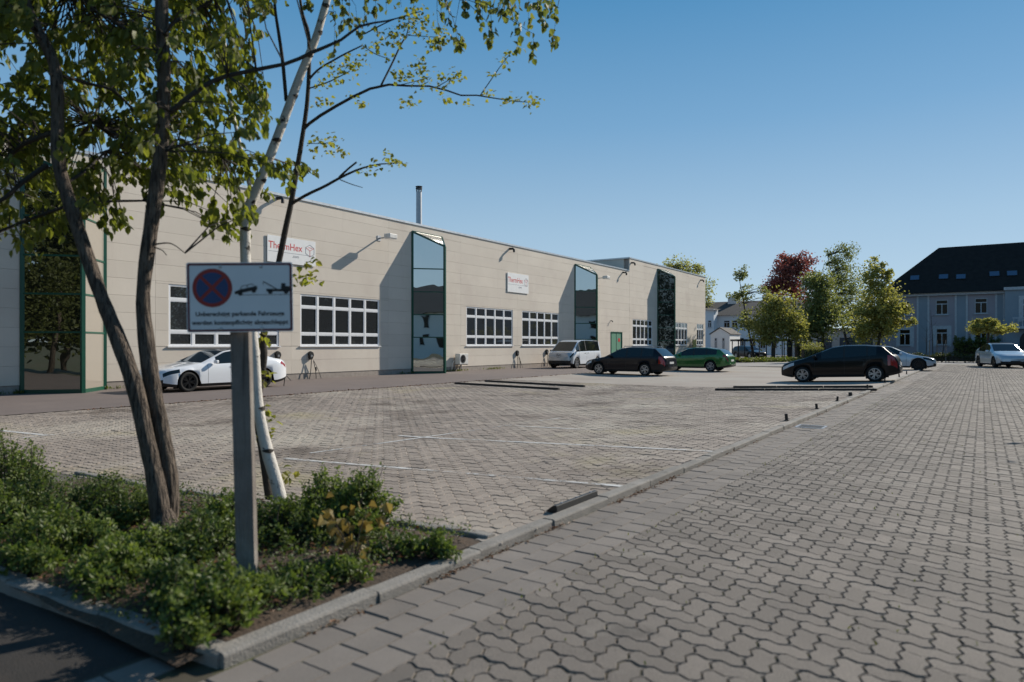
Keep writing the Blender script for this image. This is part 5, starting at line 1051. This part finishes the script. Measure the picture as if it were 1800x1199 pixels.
# white house across the road, seen in the reflections of the glazed bays
wh = thing('white_house', 'long white house with dark roof, mirrored in the glazed bays', 'building', (24, 6, -.1))
MB().box(24, 35, -34, 34, -.3, 6.4).build('wall', 'white_paint', wh); MB().add([(23.3, -34.6, 6.4), (23.3, 34.6, 6.4), (29.5, 30, 11), (29.5, -30, 11), (35.7, 34.6, 6.4), (35.7, -34.6, 6.4)], [(0, 3, 2, 1), (3, 5, 4, 2), (1, 2, 4), (0, 5, 3)]).build('roof', 'roof_brown', wh)
for k in range(16):
    for z in (.9, 3.9):
        y = -31+k*4.1; m = MB().box(23.93, 23.999, y, y+1.2, z, z+1.9); wo = m.build('window', 'house_trim', wh); MB().box(23.915, 23.925, y+.1, y+1.1, z+.1, z+1.8).build('pane', 'house_glass', wo)

# ------------------------------------------------------------------ bicycle shelter and planted island
isl = struct(MB().add([(-19, 66, -.09), (-4.5, 60, -.0), (-3.0, 66, .0), (-5, 84, -.0), (-22, 84, -.05)], [(0, 1, 2, 3, 4)]).build('planted_island', 'grass_ground'))
sb = at(1345, 631, 74); t = thing('bicycle_shelter', 'flat dark-roofed open shelter on thin posts in front of the trees', 'shelter', (sb.x, sb.y, -.1))
zc = at(1345, 598, 74).z; L_, R_ = at(1296, 600, 74), at(1396, 600, 74); dv = (R_-L_); dv.z = 0; dn = dv.normalized(); nn_ = Vector((-dn.y, dn.x, 0))
m = MB(); cs = [L_, R_, R_+nn_*2.4, L_+nn_*2.4]; m.add([(p.x, p.y, zc-.12) for p in cs]+[(p.x, p.y, zc+.10) for p in cs], [(3, 2, 1, 0), (4, 5, 6, 7), (0, 1, 5, 4), (1, 2, 6, 5), (2, 3, 7, 6), (3, 0, 4, 7)]); m.build('roof', 'dark_metal', t)
for f in (.03, .14, .52, .80, .97):
    for s_ in (.15, 2.25): q = L_.lerp(R_, f)+nn_*s_; MB().bar((q.x, q.y, -.15), (q.x, q.y, zc-.12), .09).build('post', 'dark_metal', t)
q = L_.lerp(R_, .92); MB().bar((q.x, q.y, -.1), (q.x, q.y, zc-.1), .5, .3).build('bin_screen', 'dark_metal', t)

# ------------------------------------------------------------------ trees in the distance
def far_tree(name, label, base, d, crown, n, mat, ls, trunk_px=5, lean=0, bark='bark_dark', droop=.2, group='trees at the end of the car park', clumps=26, fill=.55, seed=1):
    clumps = int(clumps*1.7); n = int(n*1.35); fill = fill*1.15
    """crown: list of (u, v, ru, rv) blobs in photo pixels at depth d, given real depth too"""
    rs = random.Random(seed); B = at(base[0], base[1], d); B.z = -.06; t = thing(name, label, 'tree', B, group); k_ = d/1200.
    tp = min(crown, key=lambda c: c[1]); T = at(tp[0], tp[1], d); low = max(crown, key=lambda c: c[1]+c[3])
    fork = at(base[0]+(tp[0]-base[0])*.3+lean, (base[1]+low[1]+low[3]*.6)/2 if False else low[1]+low[3]*.7, d); r0 = trunk_px/2*k_
    pts = spline([B, B.lerp(fork, .5)+Vector((rs.uniform(-.05, .05), 0, 0)), fork, fork.lerp(T, .5), T], 16); MB().tube(pts, list(np.linspace(r0*1.15, r0*.15, 17)), 8).build('trunk', bark, t, smooth=True)
    P, A, N, S = [], [], [], []; lm = MB(); cl_ = []
    tot = sum(c[2]*c[3] for c in crown)
    for (u, v, ru, rv) in crown:
        for j in range(max(3, int(clumps*ru*rv/tot))):
            a = rs.uniform(0, 6.28); z_ = rs.uniform(-1, 1); q = rs.random()**.45*rs.uniform(.75, 1.08); s_ = math.sqrt(1-z_*z_)
            c = at(u, v, d)+(Vector((CP, SP, 0))*(math.cos(a)*s_*ru*k_)+Vector((-SP, CP, 0))*(math.sin(a)*s_*ru*k_)+Vector((0, 0, z_*rv*k_)))*q; cl_.append(((c), math.sqrt(ru*rv)*k_*rs.uniform(.18, .40)))
    for c, r_ in cl_:
        o_ = min(pts[6:], key=lambda p: (p-c).length_squared+max(0, p.z-c.z)*2); lm.tube([o_, o_.lerp(c, .5)+Vector((0, 0, .08*(c-o_).length)), c], [r0*.30, r0*.18, r0*.06], 4, cap=False)
    lm.build('limbs', bark, t)
    per = int(n/len(cl_))
    for c, r_ in cl_:
        for j in range(int(per*rs.uniform(.5, 1.5))):
            v_ = Vector((rs.gauss(0, 1), rs.gauss(0, 1), rs.gauss(0, .8)))*r_*fill; P.append(tuple(c+v_)); A.append((rs.gauss(0, .7), rs.gauss(0, .7), rs.gauss(-droop, .5))); N.append((rs.gauss(0, 1), rs.gauss(0, 1), rs.gauss(.4, .8))); S.append(rs.uniform(*ls))
    V, F = leaf_np(np.array(P)-np.array(B), A, N, S, .7); link('crown', npmesh('crown', V, F), mat, t); return t
far_tree('young_birch', 'thin sparse young birch at the left of the distant trees', (1325, 634), 72, [(1298, 482, 14, 22), (1306, 515, 20, 20), (1312, 565, 24, 30), (1290, 520, 18, 12), (1345, 520, 12, 26)], 1500, 'leaf_mid', (.14, .26), 5, clumps=46, seed=2, fill=.5)
far_tree('willow', 'light yellow-green rounded tree in front of the shelter', (1359, 634), 70, [(1368, 560, 34, 44), (1345, 575, 22, 28), (1395, 570, 22, 30), (1360, 530, 20, 18)], 6500, 'leaf_willow', (.15, .28), 6, droop=.7, clumps=60, seed=3, fill=.75)
far_tree('copper_beech', 'dark red copper-leaved tree behind the distant green trees', (1402, 630), 84, [(1385, 495, 36, 40), (1405, 470, 26, 24), (1360, 508, 22, 16), (1380, 462, 16, 14)], 5200, 'leaf_copper', (.18, .32), 8, clumps=60, seed=4, fill=.65)
far_tree('broadleaf_tree', 'dark dense broadleaf tree in the middle of the distant trees', (1449, 632), 75, [(1440, 550, 40, 48), (1440, 500, 28, 34), (1418, 575, 28, 30)], 7000, 'leaf_mid', (.17, .30), 7, clumps=70, seed=5, fill=.7)
far_tree('tall_birch', 'tall airy grey-green birch with drooping twigs', (1498, 632), 80, [(1490, 520, 36, 60), (1487, 452, 18, 30), (1512, 560, 26, 40), (1470, 480, 16, 40), (1455, 450, 8, 14)], 6000, 'leaf_mid', (.13, .24), 6, droop=1., clumps=80, seed=6, fill=.7)
far_tree('spreading_maple', 'sunlit maple with loose spreading branches in front of the grey house', (1541, 628), 64, [(1545, 545, 34, 50), (1535, 485, 16, 34), (1557, 480, 11, 24), (1575, 540, 24, 22), (1592, 568, 20, 9), (1560, 575, 36, 20), (1522, 570, 22, 34)], 7500, 'leaf_willow', (.15, .27), 7, clumps=84, seed=7, fill=.62)
far_tree('umbrella_tree', 'small flat-topped tree like an umbrella in front of the grey house', (1738, 634), 60, [(1738, 577, 38, 9), (1735, 568, 20, 7), (1755, 580, 24, 7)], 2600, 'leaf_willow', (.13, .22), 5, clumps=40, seed=8, fill=.6)
far_tree('tree_behind_block', 'pale spring tree showing above the end block roof', (1205, 640), 118, [(1200, 478, 34, 22), (1180, 470, 22, 16), (1232, 500, 20, 24), (1243, 520, 10, 26), (1225, 475, 16, 12)], 3200, 'leaf_pale', (.2, .36), 7, clumps=60, seed=9, group='trees behind the hall', fill=.7)
for i, (u, v, d, hh) in enumerate([(1640, 636, 60, 545), (1655, 636, 58, 590), (1627, 634, 62, 575)]):
    B = at(u, v, d); B.z = 0; T = at(u+(-4, 4, 2)[i], hh, d); t = thing('sapling', ('tallest bare sapling with stake by the hedge', 'short bare sapling just right of the tallest one', 'short staked sapling just left of the tallest one')[i]+', before the grey house', 'sapling', B, 'saplings by the hedge')
    MB().tube([B, B.lerp(T, .5)+Vector((.05, 0, 0)), T], [.045, .03, .008], 6).build('trunk', 'bark_dark', t); MB().bar(B+Vector((.3, 0, 0)), B+Vector((.3, 0, 1.9)), .07).build('stake', 'wood_post', t); m = MB()
    for k in range(9): f = rnd.uniform(.35, .9); q = B.lerp(T, f); m.tube([q, q+Vector((rnd.uniform(-.7, .7), rnd.uniform(-.5, .5), rnd.uniform(.3, .9)))], [.012, .004], 4)
    m.build('twigs', 'bark_dark', t)
def hedge(name, label, a, b, w, h, n, mat, ls, cat='hedge'):
    rs = random.Random(int(a[0]*10) % 997+3); a = Vector(a); b = Vector(b); t = thing(name, label, cat, a); d = b-a; nr = Vector((-d.y, d.x, 0)).normalized(); P, A, N, S = [], [], [], []
    MB().bar(a+Vector((0, 0, h*.4)), b+Vector((0, 0, h*.4)), w*.55, h*.6).build('branch_core', 'bark_dark', t)
    for k in range(n):
        f = rs.random(); x = rs.uniform(-.5, .5)*w; z = h*(rs.random()**.6)*(1-.25*abs(x/w*2)**2)*(1+.15*math.sin(f*40)+.1*math.sin(f*93)); p = a+d*f+nr*x+Vector((0, 0, max(.03, z))); P.append(tuple(p-a)); A.append((rs.gauss(0, 1), rs.gauss(0, 1), rs.gauss(.3, .6))); N.append((rs.gauss(0, 1), rs.gauss(0, 1), 1)); S.append(rs.uniform(*ls))
    V, F = leaf_np(P, A, N, S, .6); link('foliage', npmesh('foliage', V, F), mat, t)
hedge('clipped_hedge', 'low clipped hedge along the end of the road before the grey house', (-5.2, 68.5, 0), (14, 71, 0), 1.3, .75, 9000, 'leaf_hedge', (.08, .16))
hedge('dark_shrubbery', 'tall dark shrubs against the foot of the grey house', (-1.4, 88, 0), (2.6, 88.4, 0), 1.6, 2.1, 3500, 'leaf_dark', (.15, .28), 'shrubs')
ha, hb = at(1411, 631, 62), at(1444, 631, 62); hedge('flowering_shrubs', 'small flowering shrubs left of the black hatchback roof', (ha.x, ha.y, -.05), (hb.x, hb.y, -.05), 1.2, 1.55, 2200, 'leaf_pale', (.08, .15), 'shrubs')
ha, hb = at(1288, 641, 60), at(1400, 640, 62); hedge('island_grass', 'strip of rough grass and low plants under the shelter trees', (ha.x, ha.y, -.08), (hb.x, hb.y, -.05), 3.0, .35, 4200, 'leaf_grass', (.09, .2), 'grass')
ha, hb = at(1402, 634, 70), at(1415, 634, 70); hedge('clipped_bush', 'square clipped bush beside the shelter end', (ha.x, ha.y, -.05), (hb.x+.6, hb.y, -.05), 1.2, 1.6, 1500, 'leaf_hedge', (.1, .18), 'bush')
# trees outside the frame: mirrored in the glass (those for the left windows added to darken the panes), and one throwing its shadow on the paving at the right edge
MT = [(-15.5, -11, 13, 'broad dark tree mirrored in the nearest glazed bay'), (-19, -14, 14.5, 'tallest dark tree mirrored in the nearest glazed bay'), (-11.5, -13, 12.5, 'round dark tree mirrored at the edge of the nearest bay'), (-23, -9, 12, 'dark tree close to the hall mirrored in the nearest bay'), (-17.5, -8, 6, 'low dark tree mirrored near the foot of the nearest bay'),
      (17, 44, 14, 'dark roadside tree mirrored in the farthest bay, nearest of its row'), (19, 51, 15, 'dark roadside tree mirrored in the farthest bay, second of its row'), (16.5, 57, 12, 'unseen dark tree added to darken the left windows, third of its row'), (18.5, 64, 12, 'unseen dark tree added to darken the left windows, fourth of its row'), (21, 71, 12, 'unseen dark tree added to darken the left windows, fifth of its row'), (23, 40, 13, 'dark roadside tree mirrored beside the white house'), (5.6, 18.4, 5.4, 'small roadside tree casting its shadow on the paving at the right edge')]
for i, (x, y, hh, lb) in enumerate(MT):
    rs = random.Random(40+i); B = Vector((x, y, -.1)); t = thing('roadside_tree', lb, 'tree', B, 'trees outside the picture'); MB().tube([B, B+Vector((.2, .1, hh*.35)), B+Vector((0, .3, hh*.9))], [.2, .15, .04], 8).build('trunk', 'bark', t, smooth=True); P, A, N, S = [], [], [], []
    sp = 1.7 if hh > 6 else .95
    for k in range(int((10 if hh < 11 else 17)*hh)):
        c = Vector((rs.gauss(0, sp), rs.gauss(0, sp), rs.uniform(.12 if hh > 6 else .4, 1.0)*hh))
        for j in range(42): P.append(tuple(c+Vector((rs.gauss(0, .5), rs.gauss(0, .5), rs.gauss(0, .45))))); A.append((rs.gauss(0, 1), rs.gauss(0, 1), rs.gauss(-.3, .6))); N.append((rs.gauss(0, 1), rs.gauss(0, 1), rs.gauss(.4, .8))); S.append(rs.uniform(.26, .44) if hh > 6 else rs.uniform(.16, .26))
    V, F = leaf_np(P, A, N, S, .7); link('crown', npmesh('crown', V, F), 'leaf_dark', t)

# small notice board by the end block
q = fx(1221, 606, DX+.5); t = thing('notice_board', 'small yellowish notice board on two posts before the end block', 'sign', (q.x, q.y, Z0))
MB().box(q.x-.02, q.x+.02, q.y-.55, q.y+.55, .75, 2.05).build('board', 'yellow_sign', t)
for k in (-.5, .5): MB().bar((q.x-.04, q.y+k, Z0), (q.x-.04, q.y+k, 2.15), .06).build('post', 'dark_metal', t)
